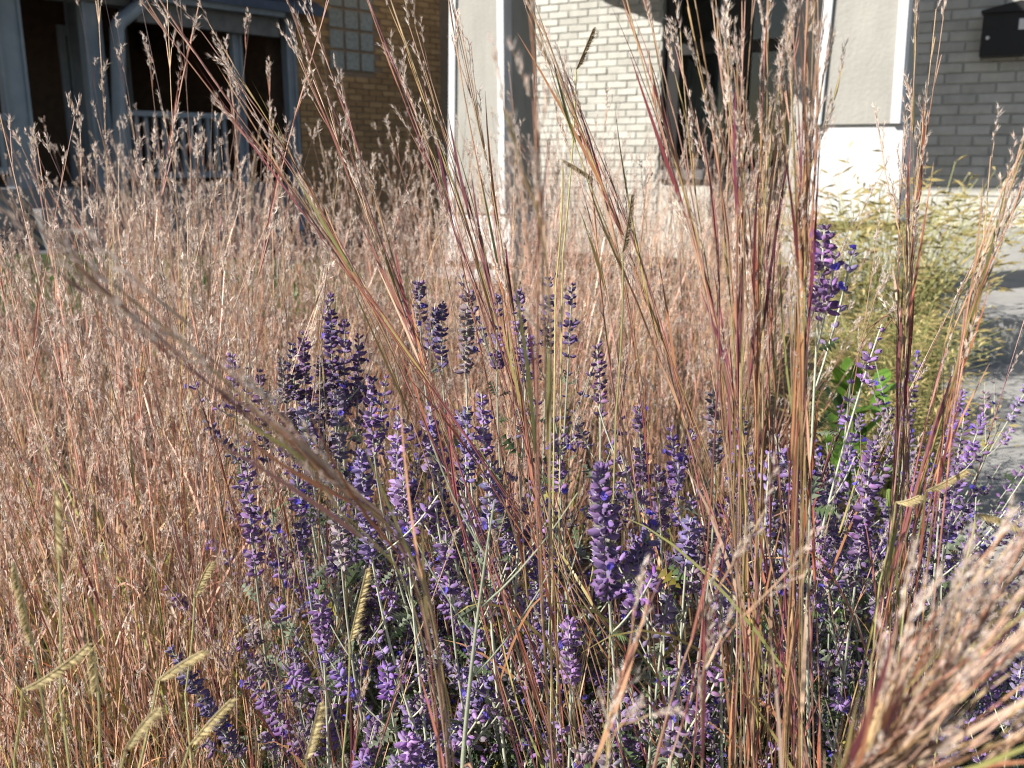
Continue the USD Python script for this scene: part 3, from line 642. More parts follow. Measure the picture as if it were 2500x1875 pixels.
for i, (x, y, h, zn) in enumerate(spots):
    far = zn in ('back', 'middle'); tall = zn.startswith('tall')
    key = ('tall', i % 4) if tall else (('far', i % 5) if far else (('low', i % 5) if zn in ('near left', 'front left') else ('side', i % 3)))
    rot = zrng.uniform(0, 360) if far else zrng.uniform(-35, 35)
    lab, grp = ZL[zn]
    if key not in sources:
        src_h = 1.0
        lean = (2, 21) if far else (3, 22)
        if far: sources[key] = clump_source(500 + len(sources), 28, 1.0, (x, y, 0, rot, h), lab, grp, lean, green=.25, fluff=.95, nb=20, bias=(-.06, 0) if i % 2 else (.05, .03), rad=(.001, .0017))
        elif tall: sources[key] = clump_source(500 + len(sources), 24, 1.0, (x, y, 0, rot, h), lab, grp, (2, 20), green=.3, fluff=1.0, nb=20, bias=(-.06, 0), rad=(.0008, .0012), t_br=.40, tufts=RAC_MID)
        elif zn in ('near left', 'front left'): sources[key] = clump_source(500 + len(sources), 34, 1.0, (x, y, 0, rot, h), lab, grp, lean, green=.55, bias=(-.14, 0), fluff=.4, nb=40, rad=(.0012, .0019), pal=NEARP, t_br=.55)
        else: sources[key] = clump_source(500 + len(sources), 32, 1.0, (x, y, 0, rot, h), lab, grp, lean, green=.3, bias=(-.12, 0), fluff=.9, nb=22, rad=(.0009, .0015))
    else: dup(sources[key], (x, y, 0), rot, h * np.array([1, 1, 1.0]), lab, grp, 'grass clump')

# ------------------------------------------------------------------ foreground bluestem: every culm a part
def hero(label, ground, stems, seed, pal=PAL, r0=.0008, jit=.012, copies=1, spread=.03, fluff=.75, t_br=.58, leaves=1, px_j=10, straight=.92, low=None):
    rng = np.random.default_rng(seed)
    g = np.array([ground[0], ground[1], 0.0])
    t = thing('tall_bluestem', label, 'grass clump', g)
    for (mx, my, dm, tx, ty, dt) in stems:
        for c in range(copies):
            j = 0 if c == 0 else 1
            Mp = at2(mx + rng.normal(0, px_j) * j, my + rng.normal(0, px_j) * j, dm * (1 + rng.normal(0, .03) * j))
            Tp = at2(tx + rng.normal(0, px_j * 2.4) * j, ty + rng.normal(0, px_j * 3.5) * j, dt * (1 + rng.normal(0, .03) * j))
            if ty < 0: Tp = at2(tx + (tx - mx) * .22 + rng.normal(0, px_j) * j, ty - 150, dt)
            ext = Mp + (Mp - Tp) * min(Mp[2] / max(Tp[2] - Mp[2], .02), 2.6)
            B = np.array([*(g[:2] * (1 - straight) + ext[:2] * straight), 0]) + np.array([rng.normal(0, spread), rng.normal(0, spread), 0])
            ct = 2 * Mp - .5 * (B + Tp)
            Lw = None if low is None else at2(low[0] + rng.normal(0, px_j), low[1], low[2]); path = np.array([B, Mp, Tp]) - g if low is None else np.array([np.array([Lw[0] * .8 + g[0] * .2, Lw[1] + .06, 0]), Lw, Mp, Tp]) - g
            ms, ml, mf = MB(), MB(), MB()
            culm(ms, ml, mf, B - g, ct - g, Tp - g, rng, r0=r0 * rng.uniform(.85, 1.15), near=True, pal=pal, leaves=leaves, fluff=fluff, npts=26, t_br=t_br, path=path)
            cu = ms.build('culm', M['stem'], t, smooth=True)
            ml.build('leaf_blade', M['blade'], cu, kind='stuff'); mf.build('seed_head', M['fluff'], cu, kind='stuff')
    return t
hero('tall bluestem fan leaning left across the shaded porch', (.10, .95), [
    (800, 660, .80, 285, -30, .84), (790, 640, .80, 330, -20, .85), (770, 610, .82, 440, 70, .86), (760, 570, .84, 520, 210, .86),
    (860, 640, .82, 600, -40, .84), (850, 600, .84, 690, 30, .86), (880, 660, .82, 640, 120, .86)], 1, copies=2, px_j=7)
hero('tall red and purple bluestem sheaf crossing the tan brick wall', (.16, .98), [
    (1010, 560, .82, 770, -50, .84), (1040, 590, .82, 830, -30, .84), (1060, 620, .80, 880, 60, .82), (1000, 500, .84, 850, 170, .86), (1080, 560, .80, 960, -40, .82), (1090, 640, .82, 1000, 90, .84)], 2, copies=2, px_j=8)
hero('bluestem sheaf leaning in front of the white column and brick', (.30, .98), [
    (1360, 560, .78, 1110, -60, .82), (1380, 590, .78, 1140, -30, .82), (1330, 500, .8, 1190, 130, .82), (1400, 620, .8, 1240, 200, .84), (1300, 560, .82, 1200, 260, .84)], 3, copies=2, px_j=7)
hero('olive and purple bluestem rising left of the dark window', (.36, .90), [
    (1500, 500, .7, 1325, -40, .72), (1510, 520, .7, 1370, -50, .72), (1540, 600, .7, 1465, 80, .70), (1570, 560, .68, 1480, -60, .68), (1590, 560, .68, 1545, 0, .68)], 4, copies=2, px_j=6)
hero('upright bluestem with fluffy heads against the dark window', (.38, .85), [
    (1605, 560, .66, 1590, 100, .66), (1600, 580, .66, 1600, -60, .66), (1640, 600, .66, 1660, -60, .66), (1650, 620, .66, 1700, 20, .66), (1660, 600, .68, 1640, 180, .68), (1630, 640, .66, 1560, 180, .66), (1670, 660, .68, 1680, 330, .68)], 5, copies=2, px_j=8)
hero('dense rust brown bluestem column beside the white pedestal', (.40, .80), [
    (1735, 560, .64, 1745, -60, .64), (1730, 560, .64, 1705, 60, .64), (1740, 580, .66, 1770, 140, .66), (1738, 600, .64, 1760, -30, .64), (1728, 640, .66, 1690, 220, .66), (1742, 620, .66, 1740, 250, .66)], 6, copies=3, px_j=7)
hero('sparse bluestem spray before the porch wall left of the mailbox', (.46, .95), [
    (1955, 640, .76, 1990, -10, .78), (1965, 600, .76, 2036, 40, .78), (1950, 660, .78, 1955, 290, .8), (1970, 640, .76, 1985, 320, .78), (1935, 700, .8, 1870, 740, .9)], 7, copies=2, px_j=6, t_br=.62)
hero('bluestem sheaf leaning right over the concrete walk', (.44, .92), [
    (2075, 740, .66, 2225, 280, .66), (2085, 720, .66, 2200, 400, .66), (2070, 760, .68, 2170, 470, .68), (2060, 780, .68, 2215, 330, .68), (2050, 800, .7, 2120, 560, .7)], 8, copies=2, px_j=7, t_br=.66)
PALC = np.array([[.52, .30, .19], [.44, .20, .12], [.22, .07, .09], [.36, .15, .12], [.46, .38, .18], [.38, .38, .14], [.58, .42, .31], [.60, .45, .35], [.34, .18, .17]])
hero('out of focus orange bluestem sheaf filling the lower right corner', (.14, .40), [
    (2000, 1500, .36, 2310, 1130, .34), (1960, 1560, .34, 2310, 1230, .32), (2060, 1520, .33, 2330, 1270, .31), (2090, 1590, .33, 2340, 1390, .31), (2130, 1630, .33, 2340, 1480, .32), (1930, 1600, .36, 2090, 1330, .35),
    (1970, 1480, .37, 2130, 1200, .36), (1870, 1620, .35, 1960, 1400, .35), (2080, 1400, .38, 2300, 1060, .37), (1900, 1620, .36, 2010, 1480, .36), (2030, 1560, .34, 2250, 1330, .33)], 9, copies=4, px_j=13, fluff=.45, r0=.0008, t_br=.66, pal=PALC, low=(1800, 1800, .40))
hero('out of focus bluestem stalks slanting over the lower middle purple flowers', (.06, .50), [
    (1500, 1500, .46, 1700, 1235, .44), (1480, 1420, .48, 1660, 1085, .46), (1300, 1520, .46, 1385, 1320, .45), (1330, 1600, .40, 1410, 1540, .37), (1520, 1560, .46, 1560, 1400, .45)], 10, copies=1, t_br=.72, pal=PALC, r0=.0008)
hero('blurred upright bluestem stalk in the middle of the bed', (.02, .60), [
    (1165, 700, .50, 1110, 230, .42), (1160, 740, .50, 1140, -40, .42), (1175, 780, .52, 1165, 290, .43), (1160, 900, .55, 1120, 480, .47)], 11, copies=1, px_j=8, t_br=.68, straight=.9)
hero('blurred brown bluestem sheaf slanting across the left half', (.05, .62), [
    (640, 980, .45, -60, 400, .38), (650, 990, .45, -80, 430, .38), (700, 1040, .46, 280, 600, .42), (720, 1060, .46, 380, 770, .43), (760, 1090, .47, 480, 880, .45), (660, 985, .45, 60, 500, .40), (655, 975, .45, -60, 415, .37)], 12, copies=1, px_j=9, t_br=.66, pal=PALC, r0=.00065, fluff=.55, low=(900, 1230, .53))
# scattered single-clump stems rising through the purple flowers
frng = np.random.default_rng(40)
through = [('thin rust bluestem stems rising through the purple flowers left of centre', -.22, 1.05), ('thin bluestem stems standing before the tallest dark purple spikes', -.06, 1.15),
           ('thin orange bluestem stems in the centre of the purple flowers', .10, 1.05), ('thin yellowish bluestem stems right of the biggest purple spike', .27, 1.0),
           ('thin red bluestem stems at the right among the purple flowers', .44, 1.1), ('slim bluestem stems near the bottom edge right of centre', .24, .85), ('thin straw bluestem stems near the bottom edge left of centre', -.14, .84),
           ('slim bluestem stems at the bottom right among dark sage leaves', .40, .86), ('thin tan bluestem stems along the left border of the purple flowers', -.34, 1.0)]
for k, (lab, gx_, gy_) in enumerate(through):
    st = []
    base2 = None
    for i in range(9):
        b = np.array([gx_, gy_, 0]); hh = frng.uniform(.45, .95) if gy_ > .95 else frng.uniform(.3, .62)
        tip = b + np.array([frng.normal(-.02, .12), frng.normal(.0, .08), hh])
        st.append((b, tip))
    rng = np.random.default_rng(900 + k)
    t = thing('slender_bluestem', lab, 'grass clump', (gx_, gy_, 0))
    for (b, tip) in st:
        B = np.array([rng.normal(0, .04), rng.normal(0, .04), 0]); Tp = tip - b
        ms, ml, mf = MB(), MB(), MB()
        culm(ms, ml, mf, B, B + Z * Tp[2] * .5 + (Tp - B) * [.3, .3, 0], Tp, rng, r0=rng.uniform(.0009, .0012), near=True, pal=PAL, leaves=2, npts=18, t_br=.6, fluff=.8)
        cu = ms.build('culm', M['stem'], t, smooth=True); ml.build('leaf_blade', M['blade'], cu, kind='stuff'); mf.build('seed_head', M['fluff'], cu, kind='stuff')

# ------------------------------------------------------------------ Russian sage
def calyx_proto():
    n = 5; ang = np.arange(n) * 2 * np.pi / n
    V = [np.c_[np.cos(ang) * r, np.sin(ang) * r * .85, np.full(n, z)] for z, r in ((0, .0008), (.0018, .0018), (.0042, .0019), (.0060, .0009))]
    V[3][:, 2] += .0010 * (np.arange(n) % 2)
    F = [[k * n + j, k * n + (j + 1) % n, (k + 1) * n + (j + 1) % n, (k + 1) * n + j] for k in range(3) for j in range(n)]
    return np.vstack(V), np.array(F)
CAL_V, CAL_F = calyx_proto()
CAL_F = np.vstack([CAL_F[:, [0, 1, 2]], CAL_F[:, [0, 2, 3]]])
CAL_Z = CAL_V[:, 2] / .0070
def add_calyces(mb, P, D, S, col, rng):
    for p, d, s, c in zip(P, D, S, col):
        R = frame_to(d, rng.uniform(0, 6.28)) * s
        C = c[None] * (1.15 - .45 * CAL_Z[:, None]) + np.array([.10, .10, .09]) * np.clip(1 - CAL_Z * 2.5, 0, 1)[:, None]
        mb.add(CAL_V @ R.T + p, CAL_F, np.clip(C, 0, 1))
def add_flower(mb, p, d, rng, s=1.0):
    R = frame_to(d, rng.uniform(0, 6.28))
    for k in range(5):
        a = k * 1.256 + rng.normal(0, .2); o = np.array([math.cos(a), math.sin(a), rng.uniform(.3, .9)]); o = R @ unit(o)
        sd = unit(np.cross(o, d) + 1e-6); b = p + R @ np.array([0, 0, .005 * s]); L = rng.uniform(.003, .0055) * s; w = L * .5
        v = np.array([b, b + o * L * .5 - sd * w, b + o * L, b + o * L * .5 + sd * w])
        mb.add(v, [[0, 1, 2, 3]], np.array([.13, .10, .55]) * rng.uniform(.8, 1.3))
def spike_parts(mc, mp, axis_pts, rng, width=1.0, dense=1.0, tone=1.0, flower=.025, woolly=.14):
    """Whorls of calyces along an axis polyline."""
    seg = np.linalg.norm(np.diff(axis_pts, axis=0), axis=1); cum = np.r_[0, np.cumsum(seg)]; L = cum[-1]
    s = .004
    gf, gp = rng.uniform(90, 260), rng.uniform(0, 6.28)
    spent = rng.random() < .14
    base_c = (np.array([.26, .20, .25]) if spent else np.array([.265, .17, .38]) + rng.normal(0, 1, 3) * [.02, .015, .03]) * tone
    while s < L:
        i = min(np.searchsorted(cum, s) - 1, len(seg) - 1); i = max(i, 0)
        p = axis_pts[i] + (axis_pts[i + 1] - axis_pts[i]) * (s - cum[i]) / max(seg[i], 1e-9); ax = unit(axis_pts[i + 1] - axis_pts[i])
        fr_ = s / L
        gap = math.sin(s * gf + gp) > .55 + .35 * dense
        n = (rng.integers(5, 9) if rng.random() < dense else rng.integers(1, 4)) if not gap else rng.integers(0, 3)
        R = frame_to(ax, rng.uniform(0, 6.28))
        az = np.arange(n) * 6.283 / n + rng.normal(0, .3, n)
        th = np.radians(rng.uniform(48, 88, n) * (1 - .45 * max(0, fr_ - .75) / .25))
        d = np.stack([np.sin(th) * np.cos(az), np.sin(th) * np.sin(az), np.cos(th)], 1) @ R.T
        P = p + d * .0016 + rng.normal(0, .0008, (n, 3))
        S = 1.3 * width * rng.uniform(.8, 1.25, n) * (1 - .5 * max(0, fr_ - .8) / .2)
        col = base_c * rng.uniform(.75, 1.3, (n, 1)) + rng.normal(0, .015, (n, 3)); wl = rng.random(n) < woolly
        col[wl] = np.array([.38, .39, .31]) * rng.uniform(.8, 1.1); S[wl] *= .6
        add_calyces(mc, P, d, S, np.clip(col, .02, 1), rng)
        for q in range(n):
            if rng.random() < flower: add_flower(mp, P[q] + d[q] * .004, d[q], rng)
        s += rng.uniform(.005, .0078) / max(dense, .35)
def lobed_leaf(mb, p, d, L, rng, col):
    nrm = unit(np.cross(d, rng.normal(0, 1, 3))); sd = np.cross(nrm, d); n = 5
    t = np.linspace(0, 1, n + 1); mid = p + d * (t[:, None] * L) + nrm * (np.sin(t * 2) * L * rng.uniform(-.18, .18))[:, None]
    V, F = [], []
    for i in range(n):
        w = L * .26 * math.sin(math.pi * (i + .6) / (n + .4)) * rng.uniform(.8, 1.2)
        k = len(V); a = mid[i]; b = mid[i + 1]; m = (a + b) / 2 + d * L * .07
        V += [a, b, m + sd * w + nrm * w * .25, m - sd * w + nrm * w * .25]; F += [[k, k + 1, k + 2], [k, k + 3, k + 1]]
    mb.add(np.array(V), F, col)
SAGE_GREY, SAGE_GREEN, SAGE_DARK, SAGE_YEL = np.array([.20, .24, .17]), np.array([.10, .15, .07]), np.array([.05, .085, .04]), np.array([.34, .30, .06])
def sage_stem(plant, origin, base, tip, spike_len, rng, r0=.0024, width=1.0, dense=1.0, tone=1.0, side=4, leaves=22, ctrl=None, flower=.025):
    st, lf, mc, mp = MB(), MB(), MB(), MB()
    if ctrl is None: ctrl = base + Z * (tip - base)[2] * .55 + (tip - base) * [.25, .25, 0]
    pts = bez(base, ctrl, tip, 22) - origin
    L = np.linalg.norm(np.diff(pts, axis=0), axis=1).sum()
    tt = np.linspace(0, 1, 22)
    tube(st, pts, r0 * (1 - .7 * tt), np.array([.46, .48, .38]) * rng.uniform(.85, 1.1) * np.ones((22, 3)), 5)
    tang = np.gradient(pts, axis=0)
    k0 = max(2, int(21 * (1 - spike_len / L)))
    spike_parts(mc, mp, pts[k0:], rng, width, dense, tone, flower)
    # side branches with short spikes
    for _ in range(side):
        i = rng.integers(max(2, k0 - 9), max(3, k0 + 1)); d = unit(tang[i]); R = frame_to(d); a = rng.uniform(0, 6.28); th = math.radians(rng.uniform(24, 62))
        o = R @ np.array([math.sin(th) * math.cos(a), math.sin(th) * math.sin(a), math.cos(th)]); bl = rng.uniform(.04, .13)
        q = bez(pts[i], pts[i] + o * bl * .5, pts[i] + o * bl * .8 + Z * bl * .25, 7)
        tube(st, q, r0 * .35, (.44, .46, .36), 4); spike_parts(mc, mp, q[2:], rng, width * .9, dense * rng.uniform(.45, .9), tone * rng.uniform(.9, 1.1), flower)
    for _ in range(leaves):
        i = rng.integers(0, max(2, k0)); d = unit(tang[i]); R = frame_to(d); a = rng.uniform(0, 6.28); th = math.radians(rng.uniform(35, 85))
        o = R @ np.array([math.sin(th) * math.cos(a), math.sin(th) * math.sin(a), math.cos(th)])
        fr_ = i / 21; c = SAGE_GREY * rng.uniform(.7, 1.2) if rng.random() < .3 + fr_ * .5 else SAGE_GREEN * rng.uniform(.7, 1.4)
        if rng.random() < .06: c = SAGE_YEL * rng.uniform(.7, 1.1)
        lobed_leaf(lf, pts[i] + o * .003, o, rng.uniform(.014, .036), rng, c)
    s_ = st.build('stem', M['sage_stem'], plant, smooth=True)
    mc.build('flower_spike', M['calyx'], s_, smooth=True, kind='stuff'); mp.build('petal', M['petal'], s_, kind='stuff'); lf.build('leaf', M['sage_leaf'], s_, kind='stuff')

plants = [('russian sage with spikes coloured dark for shade at the left of the flower patch', (-.20, 1.22)), ('russian sage with the tall pale lavender spikes in the centre', (.03, 1.15)),
          ('russian sage carrying the largest lavender spike right of centre', (.16, .92)), ('russian sage with thick pale stem at the bottom centre', (-.01, .86)),
          ('russian sage at the right beside the concrete walk', (.50, 1.10)), ('russian sage with one tall spike before the white pedestal', (.36, 1.12)), ('low russian sage in flower at the bottom left of the patch', (-.16, .90)),
          ('russian sage half shaded at the edge of the concrete walk', (.66, 1.42)), ('low russian sage at the lower right beside the blurred grass', (.52, .92))]
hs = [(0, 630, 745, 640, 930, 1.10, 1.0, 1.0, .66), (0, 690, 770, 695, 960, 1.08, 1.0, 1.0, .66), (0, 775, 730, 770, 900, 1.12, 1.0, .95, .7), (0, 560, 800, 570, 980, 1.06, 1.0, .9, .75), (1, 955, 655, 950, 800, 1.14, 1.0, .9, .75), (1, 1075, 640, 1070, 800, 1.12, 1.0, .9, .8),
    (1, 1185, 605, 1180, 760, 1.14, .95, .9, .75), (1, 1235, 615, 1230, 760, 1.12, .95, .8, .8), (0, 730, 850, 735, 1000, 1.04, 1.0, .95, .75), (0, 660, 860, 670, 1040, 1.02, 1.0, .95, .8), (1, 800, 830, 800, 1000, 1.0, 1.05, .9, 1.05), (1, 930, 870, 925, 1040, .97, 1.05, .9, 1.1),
    (1, 1040, 850, 1045, 1010, .98, 1.0, .9, 1.05), (3, 870, 1010, 880, 1190, .9, 1.05, .9, 1.1), (6, 640, 1010, 650, 1190, .93, 1.0, .9, 1.05), (2, 1420, 1010, 1430, 1170, .88, .95, .9, 1.0), (5, 1600, 880, 1600, 1040, .95, .9, .8, 1.0),
    # plant, top px, base-of-spike px, depth, width, dense, tone (low tones paint the grass shadow into the spike colour)
    (1, 1012, 612, 1000, 830, .98, 1.0, 1.0, 1.15), (1, 905, 598, 905, 720, 1.12, .95, 1.0, .75), (0, 712, 640, 720, 900, 1.10, 1.0, 1.0, .72), (0, 655, 720, 660, 930, 1.12, 1.0, 1.0, .72), (0, 745, 690, 742, 880, 1.14, .95, 1.0, .75),
    (1, 1120, 625, 1125, 780, 1.05, .95, .9, .9), (2, 1296, 1012, 1315, 1290, .70, 1.2, 1.3, 1.2), (1, 1290, 745, 1300, 880, 1.02, .9, .8, 1.0), (1, 1140, 720, 1135, 850, 1.0, .95, .9, .85), (3, 778, 970, 790, 1210, .86, 1.05, 1.0, 1.15),
    (3, 962, 1130, 970, 1310, .82, 1.05, .9, 1.15), (2, 1540, 840, 1552, 1010, .92, .95, .9, 1.1), (5, 1782, 484, 1765, 700, .74, 1.0, 1.0, .95), (5, 1905, 700, 1850, 860, .86, .9, .6, 1.0), (4, 1885, 960, 1850, 1250, .82, 1.05, 1.0, .85),
    (5, 1662, 975, 1650, 1230, .80, .95, .6, 1.05), (2, 1492, 1118, 1480, 1230, .76, .95, .9, 1.0), (6, 690, 1285, 700, 1400, .84, 1.0, .9, 1.15), (3, 835, 1440, 842, 1520, .76, 1.05, 1.0, 1.15), (3, 880, 1590, 885, 1640, .72, 1.05, 1.0, 1.1),
    (2, 1455, 1560, 1450, 1620, .68, 1.05, 1.0, 1.0), (6, 600, 1300, 610, 1380, .9, 1.0, .8, 1.0), (6, 530, 965, 545, 1240, .96, 1.0, .9, 1.0), (0, 500, 760, 505, 900, 1.12, .9, .8, .85), (0, 610, 780, 620, 980, 1.05, .95, .9, .8),
    (1, 860, 900, 850, 1100, .95, 1.0, .9, 1.15), (1, 1010, 880, 1000, 1060, .92, 1.0, .8, 1.15), (3, 1060, 1000, 1050, 1180, .86, 1.0, .7, 1.1), (2, 1200, 900, 1210, 1060, .9, .95, .8, 1.05), (2, 1380, 880, 1390, 1080, .92, .95, .8, 1.1),
    (5, 1450, 930, 1460, 1080, .95, .9, .8, 1.05), (4, 1700, 1160, 1710, 1300, .86, .95, .7, .95), (4, 2040, 960, 2030, 1100, .9, .9, .7, .95), (4, 2060, 1080, 2040, 1200, .86, .9, .7, .9), (4, 1760, 1120, 1770, 1260, .86, .95, .8, .9), (4, 1960, 1150, 1950, 1300, .84, .95, .8, .85),
    (3, 1230, 1340, 1235, 1480, .74, 1.0, .9, 1.1), (2, 1440, 1290, 1430, 1380, .72, 1.0, .9, 1.1), (2, 1570, 1200, 1560, 1330, .78, .95, .8, 1.0), (6, 730, 1080, 735, 1240, .88, 1.0, .9, 1.15), (3, 1315, 1640, 1318, 1700, .66, 1.0, 1.0, 1.0)]
for k, (lab, (gx_, gy_)) in enumerate(plants):
    rng = np.random.default_rng(3000 + k); o = np.array([gx_, gy_, 0.0])
    pl = thing('sage_plant', lab, 'flowering plant', o)
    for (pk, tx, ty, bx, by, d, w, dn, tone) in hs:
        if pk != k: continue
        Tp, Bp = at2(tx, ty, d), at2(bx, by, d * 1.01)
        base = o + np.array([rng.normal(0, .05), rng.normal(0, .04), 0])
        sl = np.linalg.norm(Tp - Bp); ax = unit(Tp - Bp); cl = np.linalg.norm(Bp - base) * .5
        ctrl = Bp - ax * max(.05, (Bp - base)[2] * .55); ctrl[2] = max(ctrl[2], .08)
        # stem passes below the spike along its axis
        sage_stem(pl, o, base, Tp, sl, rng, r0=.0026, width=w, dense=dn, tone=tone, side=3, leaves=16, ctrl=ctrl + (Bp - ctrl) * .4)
    ang0 = rng.uniform(0, 6.28)
    for i in range(30 if gy_ > 1 else 15):
        a = ang0 + i * 2.4; r = .21 * math.sqrt((i + .5) / 21)
        base = o + np.array([rng.normal(0, .05), rng.normal(0, .05), 0])
        hmax = .60 if gy_ > 1.0 else .46
        tip = o + np.array([math.cos(a) * r * 1.2, math.sin(a) * r * .7, hmax * rng.uniform(.55, 1.08)])
        sage_stem(pl, o, base, tip, rng.uniform(.08, .18), rng, r0=.0022, width=1.0, dense=rng.uniform(.5, 1.0), tone=rng.uniform(.85, 1.15), side=5 if gy_ > 1 else 2, leaves=28, ctrl=base + Z * tip[2] * .5 + (tip - base) * [.25, .25, 0] + rng.normal(0, .02, 3) * [1, 1, 0])
    if k == 3:      # the thick pale main stem that shows at the bottom centre
        a_, b_ = at2(1000, 1640, .66) - o, at2(1068, 1080, .62) - o; mb_ = MB(); g_ = np.array([a_[0] - .02, a_[1] + .02, 0])
        tube(mb_, np.vstack([g_, bez(a_, (a_ + b_) / 2 + [-.004, 0, 0], b_, 9)]), np.linspace(.0022, .0006, 10), (.30, .33, .24), 6)
        for f_, sx in ((.35, .06), (.5, -.05), (.62, .07), (.8, -.04)):
            p_ = a_ + (b_ - a_) * f_; tube(mb_, bez(p_, p_ + np.array([sx * .5, 0, .03]), p_ + np.array([sx, .01, .085]), 6), np.linspace(.0009, .0004, 6), (.30, .33, .24), 4)
        mb_.build('stem', M['sage_stem'], pl, smooth=True, label='thick pale main stem')
    # undergrowth of small lobed leaves
    lf = MB()
    for i in range(1500):
        a = rng.uniform(0, 6.28); r = .26 * math.sqrt(rng.random()); z = rng.uniform(.01, .34) * (1 - r * 1.5)
        p = np.array([math.cos(a) * r, math.sin(a) * r * .8, z]); d = unit(np.array([rng.normal(), rng.normal(), rng.normal(.3, .8)]))
        u_ = rng.random(); c = (SAGE_GREY if u_ < .2 else SAGE_GREEN if u_ < .62 else SAGE_DARK if u_ < .9 else SAGE_YEL) * rng.uniform(.7, 1.3)
        lobed_leaf(lf, p, d, rng.uniform(.014, .034), rng, c)
    lf.build('foliage', M['sage_leaf'], pl, kind='stuff')

# ------------------------------------------------------------------ blue grama: one-sided seed combs
def comb(mb, pts, nrm, rng, w=.0055, n=46, col=(.62, .53, .30)):
    tube(mb, pts, .0005, np.array(col) * .75, 4)
    t = np.linspace(.02, .99, n); x = t * (len(pts) - 1); i = np.minimum(x.astype(int), len(pts) - 2); f = (x - i)[:, None]
    P = pts[i] * (1 - f) + pts[i + 1] * f; tg = np.gradient(pts, axis=0)[i]; tg /= np.linalg.norm(tg, axis=1, keepdims=True)
    for s in (-1, 1):
        side = np.cross(tg, nrm)
        d = -np.asarray(nrm) * .85 + side * s * .18 + tg * .85 + rng.normal(0, .08, (n, 3)); d /= np.linalg.norm(d, axis=1, keepdims=True)
        env = np.sqrt(np.clip(np.minimum(t / .12, (1.06 - t) / .25), .15, 1))
        v, ff_ = lances(P, d, w * env * rng.uniform(.85, 1.15, n), np.full(n, .0014), rng); mb.add(v, ff_, np.repeat(np.array(col) * rng.uniform(.6, 1.25, (n, 1)), 4, 0))
        v, ff_ = blades(P, d + rng.normal(0, .12, (n, 3)), w * env * rng.uniform(1.1, 1.75, n), np.full(n, .0004), rng); mb.add(v, ff_, np.array(col) * 1.15)
grama = [  # stalk end px -> tip px, depth, stalk foot px, label
    (118, 1060, 120, 1205, .50, 130, 1500, 'thick upright yellow grama comb at the far left'),
    (30, 1215, 70, 1390, .52, 110, 1640, 'curved pale grama comb at the left edge'),
    (48, 1490, 190, 1390, .50, 30, 1640, 'straight tan grama comb slanting up at the lower left'),
    (200, 1400, 212, 1490, .52, 215, 1640, 'white short grama comb hanging beside slanting tan comb'),
    (340, 1470, 440, 1405, .50, 300, 1660, 'pale straight grama comb tip-lit, middle of the lower left'),
    (270, 1620, 340, 1530, .46, 250, 1700, 'narrow folded grama comb near the bottom left edge'),
    (410, 1610, 500, 1510, .50, 380, 1700, 'flat grama comb right of the folded comb, bottom left'),
    (660, 1640, 690, 1520, .50, 650, 1720, 'fuzzy bent grama comb at the foot of the purple flowers'),
    (755, 1390, 792, 1230, .62, 740, 1640, 'bright bristly upright grama comb in front of purple flowers'),
    (420, 1290, 455, 1215, .62, 400, 1500, 'small feathery grama comb among rusty stems at left'),
    (1245, 150, 1282, 62, .80, 1215, 560, 'dark grama comb standing against the white brick wall'),
    (1215, 345, 1280, 385, .74, 1200, 620, 'drooping grey grama comb low before the white wall'),
    (1345, 545, 1365, 420, .70, 1330, 900, 'tilted brown grama comb left of the window stems'),
    (2000, 1060, 2085, 1015, .60, 1960, 1250, 'curved straw grama comb at right over the purple flowers'),
    (2110, 1110, 2200, 1140, .60, 2060, 1300, 'straw grama comb lying near the walk edge'),
    (1935, 1085, 1985, 1070, .62, 1900, 1260, 'small plump grama comb right of the tall purple spike')]
for k, (bx, by, tx, ty, d, fx, fy, lab) in enumerate(grama):
    rng = np.random.default_rng(5000 + k)
    B, Tp, F = at2(bx, by, d), at2(tx, ty, d * .985), at2(fx, fy, d * 1.03)
    G = F.copy(); G[2] = 0
    t = thing('grama_stalk', lab, 'seed head', G)
    st = MB(); tube(st, np.vstack([bez(G, G + (F - G) * .5, F, 4), bez(F, (F + B) / 2 + np.array([.004, 0, .01]), B, 8)[1:]]) - G, .0007, (.42, .40, .18), 5); st.build('stalk', M['stem'], t, smooth=True)
    cm = MB(); mid = (B + Tp) / 2 + np.array([0, 0, .0025]) * rng.normal(0, 1.2)
    dark = k in (10, 11, 12)
    ax = unit(Tp - B); nn_ = unit(np.cross(ax, [0, 1, 0.2])); nn_ = nn_ if nn_[2] > 0 else -nn_
    comb(cm, bez(B, mid, Tp, 14) - G, nn_, rng, w=.0062 if not dark else .004, n=58, col=(.60, .51, .29) if not dark else (.30, .24, .15)); cm.build('seed_comb', M['comb'], t)

